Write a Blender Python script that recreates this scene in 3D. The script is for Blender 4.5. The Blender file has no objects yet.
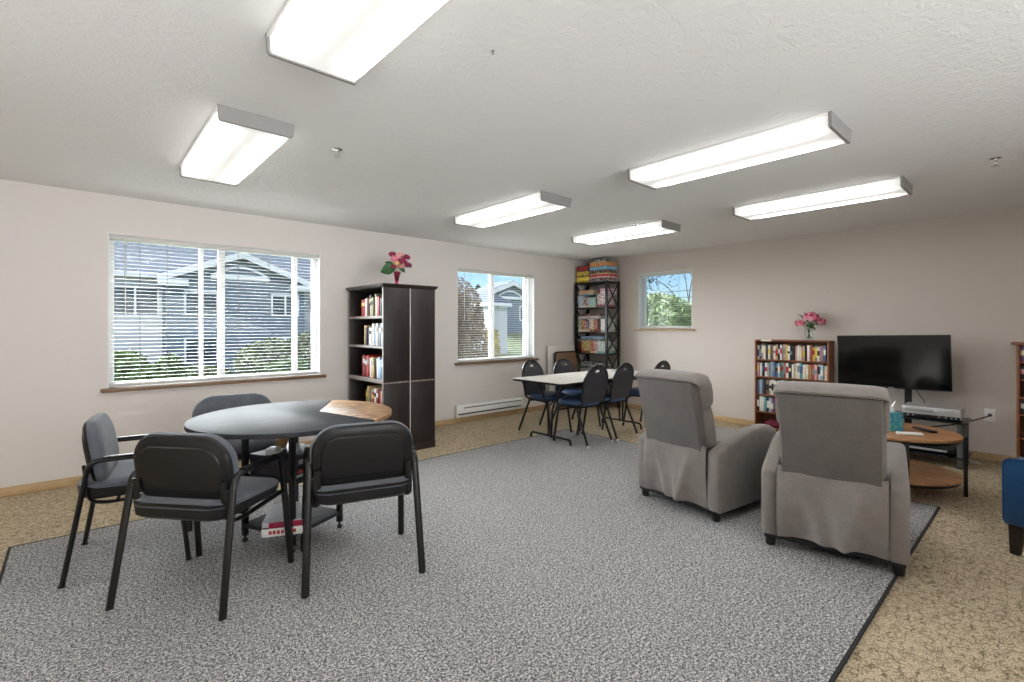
import bpy, bmesh, math, random
from mathutils import Vector, Matrix, Quaternion
PI = math.pi
C = bpy.context.scene.collection
SC = bpy.context.scene

# ------------------------------------------------------------------ materials
def s2l(c):
    return tuple(((v/255.)/12.92 if v/255. <= .04045 else ((v/255.+.055)/1.055)**2.4) for v in c)

class NT:
    def __init__(s, name):
        s.m = bpy.data.materials.new(name); s.m.use_nodes = True
        s.t = s.m.node_tree; s.n = s.t.nodes; s.b = s.n['Principled BSDF']
    def node(s, typ, **kw):
        n = s.n.new(typ)
        for k, v in kw.items():
            if k in n.inputs: n.inputs[k].default_value = v
            else: setattr(n, k, v)
        return n
    def link(s, a, b): s.t.links.new(a, b)
    def coord(s, scale=(1, 1, 1), rot=(0, 0, 0)):
        tc = s.node('ShaderNodeTexCoord'); mp = s.node('ShaderNodeMapping')
        mp.inputs['Scale'].default_value = scale; mp.inputs['Rotation'].default_value = rot
        s.link(tc.outputs['Object'], mp.inputs['Vector']); return mp.outputs['Vector']
    def noise(s, vec, scale, detail=2., rough=.5, dist=0.):
        n = s.node('ShaderNodeTexNoise'); n.inputs['Scale'].default_value = scale
        n.inputs['Detail'].default_value = detail; n.inputs['Roughness'].default_value = rough
        n.inputs['Distortion'].default_value = dist
        s.link(vec, n.inputs['Vector']); return n.outputs['Fac']
    def ramp(s, fac, stops, interp='LINEAR'):
        r = s.node('ShaderNodeValToRGB'); e = r.color_ramp.elements; r.color_ramp.interpolation = interp
        while len(e) < len(stops): e.new(.5)
        for i, (p, c) in enumerate(stops):
            e[i].position = p; e[i].color = (c, c, c, 1) if isinstance(c, (int, float)) else (*c, 1)
        s.link(fac, r.inputs['Fac']); return r.outputs['Color']
    def mix(s, fac, a, b, blend='MIX'):
        m = s.node('ShaderNodeMix', data_type='RGBA', blend_type=blend)
        for sock, v in ((m.inputs[0], fac), (m.inputs[6], a), (m.inputs[7], b)):
            if isinstance(v, (int, float)): sock.default_value = v
            elif isinstance(v, tuple): sock.default_value = (*v, 1)
            else: s.link(v, sock)
        return m.outputs[2]
    def math(s, op, a, b=0.):
        m = s.node('ShaderNodeMath', operation=op)
        for sock, v in ((m.inputs[0], a), (m.inputs[1], b)):
            if isinstance(v, (int, float)): sock.default_value = v
            else: s.link(v, sock)
        return m.outputs[0]
    def bump(s, h, strength=.3, dist=.002):
        b = s.node('ShaderNodeBump'); b.inputs['Strength'].default_value = strength; b.inputs['Distance'].default_value = dist
        s.link(h, b.inputs['Height']); s.link(b.outputs['Normal'], s.b.inputs['Normal'])

def mat(name, c, rough=.5, metal=0., spec=.5, var=0., vscale=8., bump=0., bscale=200., bdist=.001, lin=False, sheen=0., coat=0.):
    t = NT(name); col = c if lin else s2l(c)
    t.b.inputs['Roughness'].default_value = rough; t.b.inputs['Metallic'].default_value = metal
    t.b.inputs['Specular IOR Level'].default_value = spec
    t.b.inputs['Sheen Weight'].default_value = sheen; t.b.inputs['Coat Weight'].default_value = coat
    t.b.inputs['Base Color'].default_value = (*col, 1)
    v = t.coord()
    if var:
        f = t.noise(v, vscale, 3.)
        lo = tuple(x*(1-var) for x in col); hi = tuple(min(1, x*(1+var)) for x in col)
        t.link(t.ramp(f, [(.3, lo), (.7, hi)]), t.b.inputs['Base Color'])
    if bump: t.bump(t.noise(v, bscale, 2.), bump, bdist)
    return t.m

def fabric(name, c, c2, scale=260., rough=.95, sheen=.2, bump=.35):
    t = NT(name); v = t.coord(); a, b = s2l(c), s2l(c2)
    n1 = t.noise(v, scale, 3., .7); n2 = t.noise(v, 14., 3.)
    c1 = t.ramp(n1, [(.35, a), (.65, b)])
    c1 = t.mix(.25, c1, t.ramp(n2, [(.3, a), (.7, b)]))
    t.link(c1, t.b.inputs['Base Color']); t.b.inputs['Roughness'].default_value = rough
    t.b.inputs['Sheen Weight'].default_value = sheen; t.b.inputs['Specular IOR Level'].default_value = .25
    t.bump(n1, bump, .001); return t.m

def wood(name, dark, light, scale=(3, 30, 30), rough=.5, contrast=.2, big=0., spec=.5):
    t = NT(name); v = t.coord(scale); a, b = s2l(dark), s2l(light)
    n = t.noise(v, 1., 6., .65, 1.2)
    col = t.ramp(n, [(.5-contrast, a), (.5+contrast, b)])
    if big:
        n2 = t.noise(t.coord((1, 1, 1)), 7., 3., .6, .8)
        col = t.mix(t.ramp(n2, [(.45, 0.), (.62, big)]), col, a)
    t.link(col, t.b.inputs['Base Color']); t.b.inputs['Roughness'].default_value = rough
    t.b.inputs['Specular IOR Level'].default_value = spec; t.bump(n, .08, .001); return t.m

M = {}
def paint(name, c, scale, strength, dist):
    t = NT(name); v = t.coord(); t.b.inputs['Base Color'].default_value = (*s2l(c), 1)
    t.b.inputs['Roughness'].default_value = .85; t.b.inputs['Specular IOR Level'].default_value = .2
    n = t.noise(v, scale, 4., .6); n2 = t.noise(v, scale*.35, 2.)
    t.bump(t.math('ADD', n, n2), strength, dist); return t.m
M['wall'] = paint('wall_paint', (222, 217, 213), 110., .25, .003)
M['wall_darker'] = paint('wall_paint_darker', (204, 195, 187), 110., .25, .003)  # back wall's base colour, a step darker than the other walls
M['ceil'] = paint('ceiling_texture', (232, 232, 232), 75., .65, .006)

def floor_carpet():
    t = NT('beige_carpet'); v = t.coord((1, 1.25, 1), (0, 0, .5))
    nz = t.node('ShaderNodeTexNoise'); nz.inputs['Scale'].default_value = 22.; nz.inputs['Detail'].default_value = 2.
    t.link(v, nz.inputs['Vector'])
    off = t.mix(.07, v, nz.outputs['Color'], 'ADD')
    fs = []
    for sc_, wd_, ms in ((19., .055, 24.), (31., .085, 19.)):
        vo = t.node('ShaderNodeTexVoronoi', feature='DISTANCE_TO_EDGE'); vo.inputs['Scale'].default_value = sc_
        t.link(off, vo.inputs['Vector'])
        line = t.ramp(vo.outputs['Distance'], [(.015, 1.), (wd_, 0.)])
        mask = t.ramp(t.noise(v, ms, 2.), [(.42, 0.), (.47, 1.)])
        fs.append(t.math('MULTIPLY', line, mask))
    f = t.math('MAXIMUM', fs[0], t.math('MULTIPLY', fs[1], .75))
    sp = t.noise(v, 150., 3., .85)
    base = t.ramp(sp, [(.38, s2l((126, 110, 86))), (.48, s2l((194, 176, 146))), (.60, s2l((244, 231, 206)))])
    col = t.mix(t.math('MULTIPLY', f, .88), base, s2l((52, 40, 28)))
    n2 = t.noise(v, 3., 2.)
    col = t.mix(.25, col, t.mix(n2, s2l((172, 153, 122)), s2l((206, 188, 158))), 'MIX')
    t.link(col, t.b.inputs['Base Color']); t.b.inputs['Roughness'].default_value = 1.
    t.b.inputs['Specular IOR Level'].default_value = .1
    t.bump(t.math('SUBTRACT', sp, f), .6, .006); return t.m
M['floor'] = floor_carpet()

def rug_mat():
    t = NT('grey_speckled_loop_pile'); v = t.coord()
    a = t.noise(v, 200., 3., .8); b = t.noise(v, 90., 2., .6)
    f = t.math('ADD', t.math('MULTIPLY', a, .66), t.math('MULTIPLY', b, .34))
    col = t.ramp(f, [(.40, s2l((50, 50, 54))), (.475, s2l((112, 112, 115))), (.52, s2l((162, 161, 162))), (.59, s2l((236, 233, 231)))])
    t.link(col, t.b.inputs['Base Color']); t.b.inputs['Roughness'].default_value = 1.
    t.b.inputs['Specular IOR Level'].default_value = .1; t.bump(f, .7, .006); return t.m
M['rug'] = rug_mat()
M['rug_edge'] = mat('rug_binding', (44, 42, 44), .9, bump=.3)
M['oak'] = wood('oak_trim', (172, 142, 102), (204, 176, 134), (4, 40, 40), .5)
M['sillwood'] = wood('brown_sill_wood', (96, 72, 50), (140, 110, 80), (4, 40, 40), .45)
M['white'] = mat('white_enamel', (236, 236, 234), .4, var=.02)
M['cap'] = mat('grey_white_metal', (142, 140, 138), .5, var=.02)
M['vinyl'] = mat('white_vinyl', (232, 233, 233), .45, var=.02)
M['slat'] = mat('white_blind_slat', (206, 205, 201), .5, var=.01)
M['cord'] = mat('grey_cord', (120, 118, 114), .8)
M['black_metal'] = mat('black_powdercoat', (13, 13, 14), .34, spec=.5, var=.1)
M['black_plastic'] = mat('black_plastic_shell', (17, 16, 17), .40, spec=.4, bump=.12, bscale=500)
M['chair_fabric'] = fabric('charcoal_blue_fabric', (66, 70, 78), (104, 108, 116), 420.)
M['recl'] = fabric('warm_grey_upholstery', (104, 99, 95), (141, 134, 129), 330.)
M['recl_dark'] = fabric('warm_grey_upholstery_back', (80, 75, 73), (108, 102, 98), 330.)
M['blackwood'] = wood('black_tabletop', (42, 43, 47), (64, 65, 70), (3, 40, 40), .56, spec=.09)
M['rustic'] = wood('rustic_brown_tabletop', (92, 64, 42), (206, 164, 118), (3, 14, 14), .45, .16, .6, .14)
M['rustic2'] = wood('rustic_coffee_wood', (128, 84, 50), (204, 150, 98), (14, 3, 14), .35, .22, .35)
M['espresso'] = wood('espresso_veneer', (27, 20, 19), (45, 35, 32), (30, 30, 2.5), .42)
M['espresso_edge'] = mat('lit_espresso_edge', (132, 122, 116), .5, var=.2, vscale=30)  # paler than the veneer: light on the edges put into the colour
M['cherry'] = wood('cherry_veneer', (112, 62, 36), (158, 96, 58), (20, 3, 20), .45)
M['cherry_in'] = wood('cherry_inner', (84, 46, 28), (116, 68, 42), (20, 3, 20), .5)
M['tabletop'] = mat('pale_grey_laminate', (206, 200, 192), .4, var=.05, vscale=60)
M['navy'] = mat('navy_vinyl_seat', (58, 84, 120), .36, var=.08, vscale=10)
M['char_vinyl'] = mat('charcoal_vinyl_back', (50, 52, 60), .5, bump=.15, bscale=400)
M['blue_velvet'] = fabric('blue_velvet', (2, 50, 90), (8, 70, 116), 300., .8, .15, .15)
M['dark_leg'] = mat('dark_leg_wood', (32, 24, 20), .4, var=.15)
M['tv'] = mat('tv_screen', (4, 4, 5), .09, spec=.6)
M['tv_frame'] = mat('tv_bezel', (14, 14, 15), .3)
M['silver'] = mat('silver_plastic', (186, 186, 186), .35, metal=.35, var=.03)
M['post'] = mat('grey_metal_post', (104, 108, 110), .35, metal=.7)
M['smoked'] = mat('smoked_glass_shelf', (10, 11, 12), .18, spec=.4)
M['chrome'] = mat('chrome', (220, 220, 220), .15, metal=1.)
M['paper'] = mat('page_paper', (226, 218, 200), .8, var=.05, vscale=60)
M['board'] = mat('white_board_panel', (226, 222, 214), .6, var=.02)
M['brownboard'] = wood('brown_laminate', (112, 86, 66), (138, 108, 84), (3, 20, 20), .5)
M['leaf'] = mat('leaf_green', (58, 104, 58), .5, var=.3, vscale=30)
M['petal_pink'] = mat('pink_petal', (236, 128, 152), .6, var=.2, vscale=60)
M['petal_deep'] = mat('deep_pink_petal', (186, 52, 92), .6, var=.2, vscale=60)
M['petal_rose'] = mat('light_rose_petal', (240, 170, 184), .6, var=.15, vscale=60)
M['petal_magenta'] = mat('magenta_petal', (150, 34, 78), .6, var=.3, vscale=60)
M['petal_pale'] = mat('pale_pink_petal', (222, 158, 158), .6, var=.15, vscale=60)
M['petal_cream'] = mat('peach_petal', (232, 186, 130), .6, var=.15, vscale=60)

def glass(name, tint, gl=.08, rough=.0):
    t = NT(name); n = t.n; n.remove(t.b)
    tr = t.node('ShaderNodeBsdfTransparent'); tr.inputs['Color'].default_value = (*tint, 1)
    g = t.node('ShaderNodeBsdfGlossy'); g.inputs['Roughness'].default_value = rough
    fr = t.node('ShaderNodeFresnel'); fr.inputs['IOR'].default_value = 1.35
    mx = t.node('ShaderNodeMixShader'); t.link(t.math('MULTIPLY', fr.outputs[0], gl*10), mx.inputs[0])
    t.link(tr.outputs[0], mx.inputs[1]); t.link(g.outputs[0], mx.inputs[2])
    t.link(mx.outputs[0], n['Material Output'].inputs['Surface']); return t.m
M['glass'] = glass('window_glass', (.95, .97, .97), .025)
M['vase_clear'] = glass('clear_vase_glass', (.97, .985, .98), .03, .03)
M['vase_pink'] = glass('pink_vase_glass', (.88, .46, .6), .04, .03)

_cm = {}
def cmat(c, rough=.45):
    k = (tuple(c), rough)
    if k not in _cm: _cm[k] = mat('printed_%d_%d_%d' % tuple(c), c, rough, var=.12, vscale=45)
    return _cm[k]
_pm = {}
def printed(c, c2, scale=48.):
    """printed card: patches of two inks"""
    k = (tuple(c), tuple(c2))
    if k not in _pm:
        t = NT('printed_card_%d' % len(_pm)); v = t.coord()
        vo = t.node('ShaderNodeTexVoronoi'); vo.inputs['Scale'].default_value = scale; t.link(v, vo.inputs['Vector'])
        t.link(t.ramp(vo.outputs['Distance'], [(.38, s2l(c2)), (.46, s2l(c))]), t.b.inputs['Base Color'])
        t.b.inputs['Roughness'].default_value = .4; _pm[k] = t.m
    return _pm[k]

# ------------------------------------------------------------------ mesh helpers
def fillet(pts, r, n=5):
    pts = [Vector(p) for p in pts]; out = [pts[0]]
    for i in range(1, len(pts)-1):
        a, b, c = pts[i-1], pts[i], pts[i+1]
        rr = min(r, (a-b).length*.49, (c-b).length*.49)
        p0 = b+(a-b).normalized()*rr; p1 = b+(c-b).normalized()*rr
        for k in range(n+1):
            t = k/n; out.append(p0*(1-t)**2+b*2*t*(1-t)+p1*t*t)
    out.append(pts[-1]); return out

def rrect(w, h, rt, rb=None, n=8):
    """rounded rectangle outline, ccw, centred; rt radius of +y corners, rb of -y corners"""
    rb = rt if rb is None else rb; o = []
    for (cx, cy, r, a0) in ((w/2-rt, h/2-rt, rt, 0), (-w/2+rt, h/2-rt, rt, PI/2), (-w/2+rb, -h/2+rb, rb, PI), (w/2-rb, -h/2+rb, rb, 1.5*PI)):
        for k in range(n+1):
            a = a0+PI/2*k/n; o.append((cx+r*math.cos(a), cy+r*math.sin(a)))
    return o

class MB:
    def __init__(s): s.bm = bmesh.new()
    def _add(s, tmp, mi=0, Mx=None):
        if Mx is not None: tmp.transform(Mx)
        vm = {v: s.bm.verts.new(v.co) for v in tmp.verts}
        for f in tmp.faces:
            try:
                g = s.bm.faces.new([vm[v] for v in f.verts]); g.material_index = mi
            except ValueError: pass
        tmp.free(); return s
    def box(s, c, d, bev=0., seg=2, mi=0, rot=None):
        t = bmesh.new(); bmesh.ops.create_cube(t, size=1.)
        bmesh.ops.scale(t, vec=d, verts=t.verts)
        if bev: bmesh.ops.bevel(t, geom=t.edges[:], offset=min(bev, min(d)*.49), segments=seg, affect='EDGES', profile=.5)
        mx = Matrix.Translation(c)
        if rot is not None: mx = mx @ (rot if isinstance(rot, Matrix) else Matrix.Rotation(rot, 4, 'Z'))
        return s._add(t, mi, mx)
    def b2(s, x0, x1, y0, y1, z0, z1, bev=0., seg=2, mi=0):
        return s.box(((x0+x1)/2, (y0+y1)/2, (z0+z1)/2), (abs(x1-x0), abs(y1-y0), abs(z1-z0)), bev, seg, mi)
    def tube(s, pts, r, seg=10, ry=None, up=None, mi=0, cap=True):
        pts = [Vector(p) for p in pts]; ry = ry or r; rings = []
        t0 = (pts[1]-pts[0]).normalized()
        u = Vector(up) if up else (Vector((1, 0, 0)) if abs(t0.x) < .9 else Vector((0, 1, 0)))
        u = (u-t0*u.dot(t0)).normalized()
        for i, p in enumerate(pts):
            t = (pts[min(i+1, len(pts)-1)]-pts[max(i-1, 0)]).normalized()
            u = (u-t*u.dot(t)).normalized(); w = t.cross(u)
            rr = r[i] if isinstance(r, (list, tuple)) else r; rw = ry[i] if isinstance(ry, (list, tuple)) else ry
            rings.append([s.bm.verts.new(p+u*rr*math.cos(2*PI*k/seg)+w*rw*math.sin(2*PI*k/seg)) for k in range(seg)])
        s._rings(rings, mi, cap, cap); return s
    def _rings(s, rings, mi=0, c0=True, c1=True):
        n = len(rings[0])
        for a, b in zip(rings, rings[1:]):
            for k in range(n):
                f = s.bm.faces.new((a[k], a[(k+1) % n], b[(k+1) % n], b[k])); f.material_index = mi
        if c0: f = s.bm.faces.new(rings[0][::-1]); f.material_index = mi
        if c1: f = s.bm.faces.new(rings[-1]); f.material_index = mi
    def loft(s, rings, mi=0, c0=True, c1=True, fn=None):
        fn = fn or (lambda p: p)
        s._rings([[s.bm.verts.new(fn(Vector(p))) for p in r] for r in rings], mi, c0, c1); return s
    def cyl(s, p0, p1, r, seg=12, r2=None, mi=0):
        return s.tube([p0, p1], [r, r if r2 is None else r2], seg, [r, r if r2 is None else r2], mi=mi)
    def lathe(s, prof, c=(0, 0, 0), seg=24, mi=0, sx=1., sy=1., cap=True):
        rings = [[(c[0]+sx*r*math.cos(2*PI*k/seg), c[1]+sy*r*math.sin(2*PI*k/seg), c[2]+z) for k in range(seg)] for r, z in prof]
        return s.loft(rings, mi, cap, cap)
    def prism(s, out, z0, z1, mi=0, fn=None, bev=0.):
        """outline (x,y) extruded in z, edges softened by bev"""
        if bev:
            cx = sum(p[0] for p in out)/len(out); cy = sum(p[1] for p in out)/len(out)
            w = max(abs(p[0]-cx) for p in out); h = max(abs(p[1]-cy) for p in out)
            def sc(o, z): return [(cx+(p[0]-cx)*(1-o/w), cy+(p[1]-cy)*(1-o/h), z) for p in out]
            rings = [sc(bev, z0), sc(bev*.3, z0+bev*.3), sc(0, z0+bev), sc(0, z1-bev), sc(bev*.3, z1-bev*.3), sc(bev, z1)]
        else: rings = [[(*p, z0) for p in out], [(*p, z1) for p in out]]
        return s.loft(rings, mi, fn=fn)
    def holed(s, outer, inner, z0, z1, mi=0, fn=None):
        t = bmesh.new(); es = []
        for lp in (outer, inner):
            vs = [t.verts.new((*p, z0)) for p in lp]
            es += [t.edges.new((vs[k], vs[(k+1) % len(vs)])) for k in range(len(vs))]
        bmesh.ops.triangle_fill(t, use_beauty=True, edges=es)
        r = bmesh.ops.extrude_face_region(t, geom=t.faces[:])
        bmesh.ops.translate(t, vec=(0, 0, z1-z0), verts=[g for g in r['geom'] if isinstance(g, bmesh.types.BMVert)])
        if fn:
            for v in t.verts: v.co = fn(v.co.copy())
        bmesh.ops.recalc_face_normals(t, faces=t.faces); return s._add(t, mi)
    def quad(s, a, b, c, d, mi=0):
        f = s.bm.faces.new([s.bm.verts.new(p) for p in (a, b, c, d)]); f.material_index = mi; return s
    def build(s, name, mats, parent=None, smooth=40, loc=None, rotz=0., fixn=True):
        if fixn: bmesh.ops.recalc_face_normals(s.bm, faces=s.bm.faces)
        me = bpy.data.meshes.new(name); s.bm.to_mesh(me); s.bm.free()
        for m in (mats if isinstance(mats, (list, tuple)) else [mats]): me.materials.append(m)
        if smooth:
            me.polygons.foreach_set('use_smooth', [True]*len(me.polygons))
            me.set_sharp_from_angle(angle=math.radians(smooth))
        o = bpy.data.objects.new(name, me); C.objects.link(o)
        if parent is not None: o.parent = parent
        if loc is not None: o.location = loc
        if rotz: o.rotation_euler = (0, 0, rotz)
        return o

def thing(name, label, cat, loc=(0, 0, 0), rotz=0., group=None):
    o = bpy.data.objects.new(name, None); C.objects.link(o); o.empty_display_size = .1
    o.location = loc; o.rotation_euler = (0, 0, rotz); return tag(o, label, cat, group)
def tag(o, label, cat, group=None):
    o['label'] = label; o['category'] = cat
    if group: o['group'] = group
    return o
def struct(o, label=None):
    o['kind'] = 'structure'
    if label: o['label'] = label
    return o
def copy_tree(o, parent=None):
    c = o.copy(); C.objects.link(c); c.parent = parent
    for ch in list(o.children): copy_tree(ch, c)
    return c
ORD = 'first second third fourth fifth sixth seventh eighth ninth tenth eleventh twelfth thirteenth fourteenth fifteenth sixteenth seventeenth eighteenth nineteenth twentieth'.split()
ORD += ['twenty-'+x for x in ORD[:9]]+['thirtieth']

# ------------------------------------------------------------------ the room
XB, YL, H = 6.65, 5.39, 2.445
X0, Y0, T = -2.6, -3.2, .16
fl = MB(); fl.b2(X0-T, XB+T, Y0-T, YL+T, -.12, 0); struct(fl.build('floor', M['floor'], smooth=0))
ce = MB(); ce.b2(X0-T, XB+T, Y0-T, YL+T, H, H+.15); struct(ce.build('ceiling', M['ceil'], smooth=0))
W1 = (.20, 2.0, .785, 2.115); W2 = (3.85, 5.32, .82, 2.125); W3 = (3.48, 4.375, 1.28, 2.155)
wl = MB()
wl.b2(X0-T, W1[0], YL, YL+T, 0, H); wl.b2(W1[0], W1[1], YL, YL+T, 0, W1[2]); wl.b2(W1[0], W1[1], YL, YL+T, W1[3], H)
wl.b2(W1[1], W2[0], YL, YL+T, 0, H); wl.b2(W2[0], W2[1], YL, YL+T, 0, W2[2]); wl.b2(W2[0], W2[1], YL, YL+T, W2[3], H)
wl.b2(W2[1], XB+T, YL, YL+T, 0, H); struct(wl.build('wall_left', M['wall'], smooth=0))
wb = MB()
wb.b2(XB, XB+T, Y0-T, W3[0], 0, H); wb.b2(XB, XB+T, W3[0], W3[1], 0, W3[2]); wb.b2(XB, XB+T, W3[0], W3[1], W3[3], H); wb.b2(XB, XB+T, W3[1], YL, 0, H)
struct(wb.build('wall_back', M['wall_darker'], smooth=0))
w = MB(); w.b2(X0-T, XB+T, Y0-T, Y0, 0, H); struct(w.build('wall_right', M['wall'], smooth=0))
w = MB(); w.b2(X0-T, X0, Y0, YL, 0, H); struct(w.build('wall_rear', M['wall'], smooth=0))
b = MB(); b.b2(X0, XB, YL-.014, YL, .001, .075, .004); struct(b.build('baseboard_left', M['oak']))
b = MB(); b.b2(XB-.014, XB, Y0, YL-.014, .001, .075, .004); struct(b.build('baseboard_back', M['oak']))

def window(idx, axis, r, mullions):
    """frame set to the outside of the opening; axis 'y' = in wall_left (along x), 'x' = in wall_back (along y)"""
    a0, a1, z0, z1 = r
    d0, d1 = (YL, YL+T) if axis == 'y' else (XB, XB+T)
    def bx(mb, u0, u1, v0, v1, q0, q1, bev=.003):
        if axis == 'y': mb.b2(u0, u1, d0+q0, d0+q1, v0, v1, bev)
        else: mb.b2(d0+q0, d0+q1, u0, u1, v0, v1, bev)
    f = MB(); k = .045
    bx(f, a0, a1, z0, z0+k, .095, .155); bx(f, a0, a1, z1-k, z1, .095, .155)
    bx(f, a0, a0+k, z0+k, z1-k, .095, .155); bx(f, a1-k, a1, z0+k, z1-k, .095, .155)
    win = struct(f.build('window_%d' % idx, M['vinyl']))
    for (m, wd) in mullions:
        mm = MB(); bx(mm, m-wd/2, m+wd/2, z0+k, z1-k, .10, .15); mm.build('mullion', M['vinyl'], win)
    g = MB(); bx(g, a0+.02, a1-.02, z0+.02, z1-.02, .122, .127, 0); g.build('pane', M['glass'], win, smooth=0)
    # white reveal boards lining the opening
    rv = MB(); th = .006
    bx(rv, a0, a0+th, z0, z1, .0, .095, 0); bx(rv, a1-th, a1, z0, z1, .0, .095, 0); bx(rv, a0+th, a1-th, z1-th, z1, .0, .095, 0)
    rv.build('reveal', M['vinyl'], win)
    s = MB(); e = .05
    if axis == 'y': s.b2(a0-e, a1+e, YL-.055, YL+.094, z0-.03, z0, .006)
    else: s.b2(XB-.04, XB+.094, a0-e, a1+e, z0-.025, z0, .006)
    struct(s.build('trim_%d' % idx, M['sillwood'] if axis == 'y' else M['oak']))
    return win
window(1, 'y', W1, [(.90, .03), (1.07, .055), (1.77, .045)])
window(2, 'y', W2, [(4.55, .07), (5.235, .045)])
window(3, 'x', W3, [])

def blind(label, axis, r, cords, inset=.03):
    a0, a1, z0, z1 = r; L = a1-a0-.03; c = (a0+a1)/2
    loc = (c, YL+inset, z0) if axis == 'y' else (XB+inset, c, z0)
    t = thing('window_blind', label, 'blind', loc, 0 if axis == 'y' else -PI/2, 'white mini blinds in the windows')
    hz = z1-z0
    h = MB(); h.box((0, 0, hz-.028), (L, .05, .042), .004); h.build('headrail', M['slat'], t)
    s = MB(); n = int((hz-.10)/.033)
    for k in range(n):
        z = .052+k*.033; p = [(-.0125, 0.), (-.004, .002), (.004, .002), (.0125, 0.)]
        top = [(y, z+q+.0012) for y, q in p]; bot = [(y, z+q) for y, q in p[::-1]]
        s.loft([[(-L/2+.004, y, q) for y, q in top+bot], [(L/2-.004, y, q) for y, q in top+bot]])
    s.build('slats', M['slat'], t)
    br = MB(); br.box((0, 0, .024), (L, .046, .026), .006); br.build('bottom_rail', M['slat'], t)
    for cx in cords:
        cd = MB(); x = cx-c if axis == 'y' else -(cx-c)
        cd.cyl((x, -.0225, .03), (x, -.0225, hz-.04), .0016, 5); cd.cyl((x, .0225, .03), (x, .0225, hz-.04), .0016, 5)
        cd.build('ladder_cord', M['cord'], t)
    wd = MB(); x = -L/2+.10
    wd.cyl((x, -.034, hz-.72), (x, -.029, hz-.03), .0045, 6); wd.build('tilt_wand', M['slat'], t)
    return t
blind('white mini blind in the big window above the round table', 'y', W1, (.42, .62, .86, 1.2, 1.48))
blind('white mini blind in the window between dark bookcase and game shelf', 'y', W2, (4.1, 4.58, 5.05))
blind('white mini blind in the small square window of the back wall', 'x', W3, (3.7, 4.15))

# --- rug
rg = thing('area_rug', 'large grey speckled rug with dark bound edge on beige carpet', 'rug', (2.17, 2.32, 0))
rx, ry = 2.47, 1.79
p = MB(); p.b2(-rx+.015, rx-.015, -ry+.015, ry-.015, .0005, .011, 0); p.build('pile', M['rug'], rg, smooth=0)
e = MB()
for (x0, x1, y0, y1) in ((-rx, rx, -ry, -ry+.015), (-rx, rx, ry-.015, ry), (-rx, -rx+.015, -ry+.015, ry-.015), (rx-.015, rx, -ry+.015, ry-.015)):
    e.b2(x0, x1, y0, y1, .0005, .012, .003)
e.build('binding', M['rug_edge'], rg)
RZ = .0145

# ------------------------------------------------------------------ ceiling lights
def lens_mat():
    t = NT('acrylic_light_lens'); n = t.n
    tc = t.node('ShaderNodeTexCoord'); sx = t.node('ShaderNodeSeparateXYZ'); t.link(tc.outputs['Object'], sx.inputs[0])
    ax = t.math('ABSOLUTE', sx.outputs['X'])
    band = t.ramp(ax, [(0., .0), (.03, .012), (.055, .07), (.095, 1.)])
    ay = t.math('ABSOLUTE', sx.outputs['Y'])
    ends = t.ramp(ay, [(.50, 1.), (.57, .06), (.61, .02)])
    f = t.math('MULTIPLY', t.math('MULTIPLY', band, ends), t.ramp(t.math('MULTIPLY', sx.outputs['Z'], -10.), [(.64, .10), (.735, 1.)]))
    st = t.math('ADD', t.math('MULTIPLY', f, LAMP-.32), .32)
    t.b.inputs['Base Color'].default_value = (.8, .8, .8, 1); t.b.inputs['Roughness'].default_value = .3
    t.b.inputs['Emission Color'].default_value = (1., .975, .94, 1)
    t.link(st, t.b.inputs['Emission Strength']); return t.m
LAMP = 8.6
M['lens'] = lens_mat()
def ceiling_light():
    t = thing('ceiling_light', 'x', 'ceiling light', (0, 0, H), 0, 'wraparound ceiling lights')
    hs = MB(); hs.b2(-.186, .186, -.62, .62, -.014, -.0005, .002); hs.build('housing', M['white'], t)
    ln = MB()
    out = [(-.176, -.0145), (-.173, -.066), (-.166, -.074), (.166, -.074), (.173, -.066), (.176, -.0145)]
    ln.loft([[(x, -.616, z) for x, z in out], [(x, .616, z) for x, z in out]]); ln.build('diffuser', M['lens'], t)
    for sgn in (-1, 1):
        ec = MB(); o = [(-.187, -.001), (-.181, -.070), (-.174, -.080), (.174, -.080), (.181, -.070), (.187, -.001)]
        ec.loft([[(x, sgn*.617, z) for x, z in o], [(x, sgn*.634, z) for x, z in o]]); ec.build('end_cap', M['cap'], t)
    return t
L0 = ceiling_light()
lights = [(.73, 1.40, 'ceiling light cut off by the top edge, nearest the camera'),
          (.72, 3.46, 'ceiling light in front of the big window with blinds'),
          (3.06, 3.46, 'ceiling light in front of the window beside the dark bookcase'),
          (4.79, 3.37, 'ceiling light nearest the corner game shelf'),
          (3.13, 1.40, 'long ceiling light over the left grey recliner'),
          (4.79, 1.37, 'ceiling light nearest the television'),
          (.73, -.70, 'ceiling light behind the camera near the right wall'),
          (-1.4, 1.40, 'ceiling light behind the camera over the rug'),
          (-1.4, 3.46, 'ceiling light at the rear end of the window wall')]
for i, (x, y, lb) in enumerate(lights):
    o = L0 if i == 0 else copy_tree(L0)
    o.location = (x, y, H); o['label'] = lb

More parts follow.
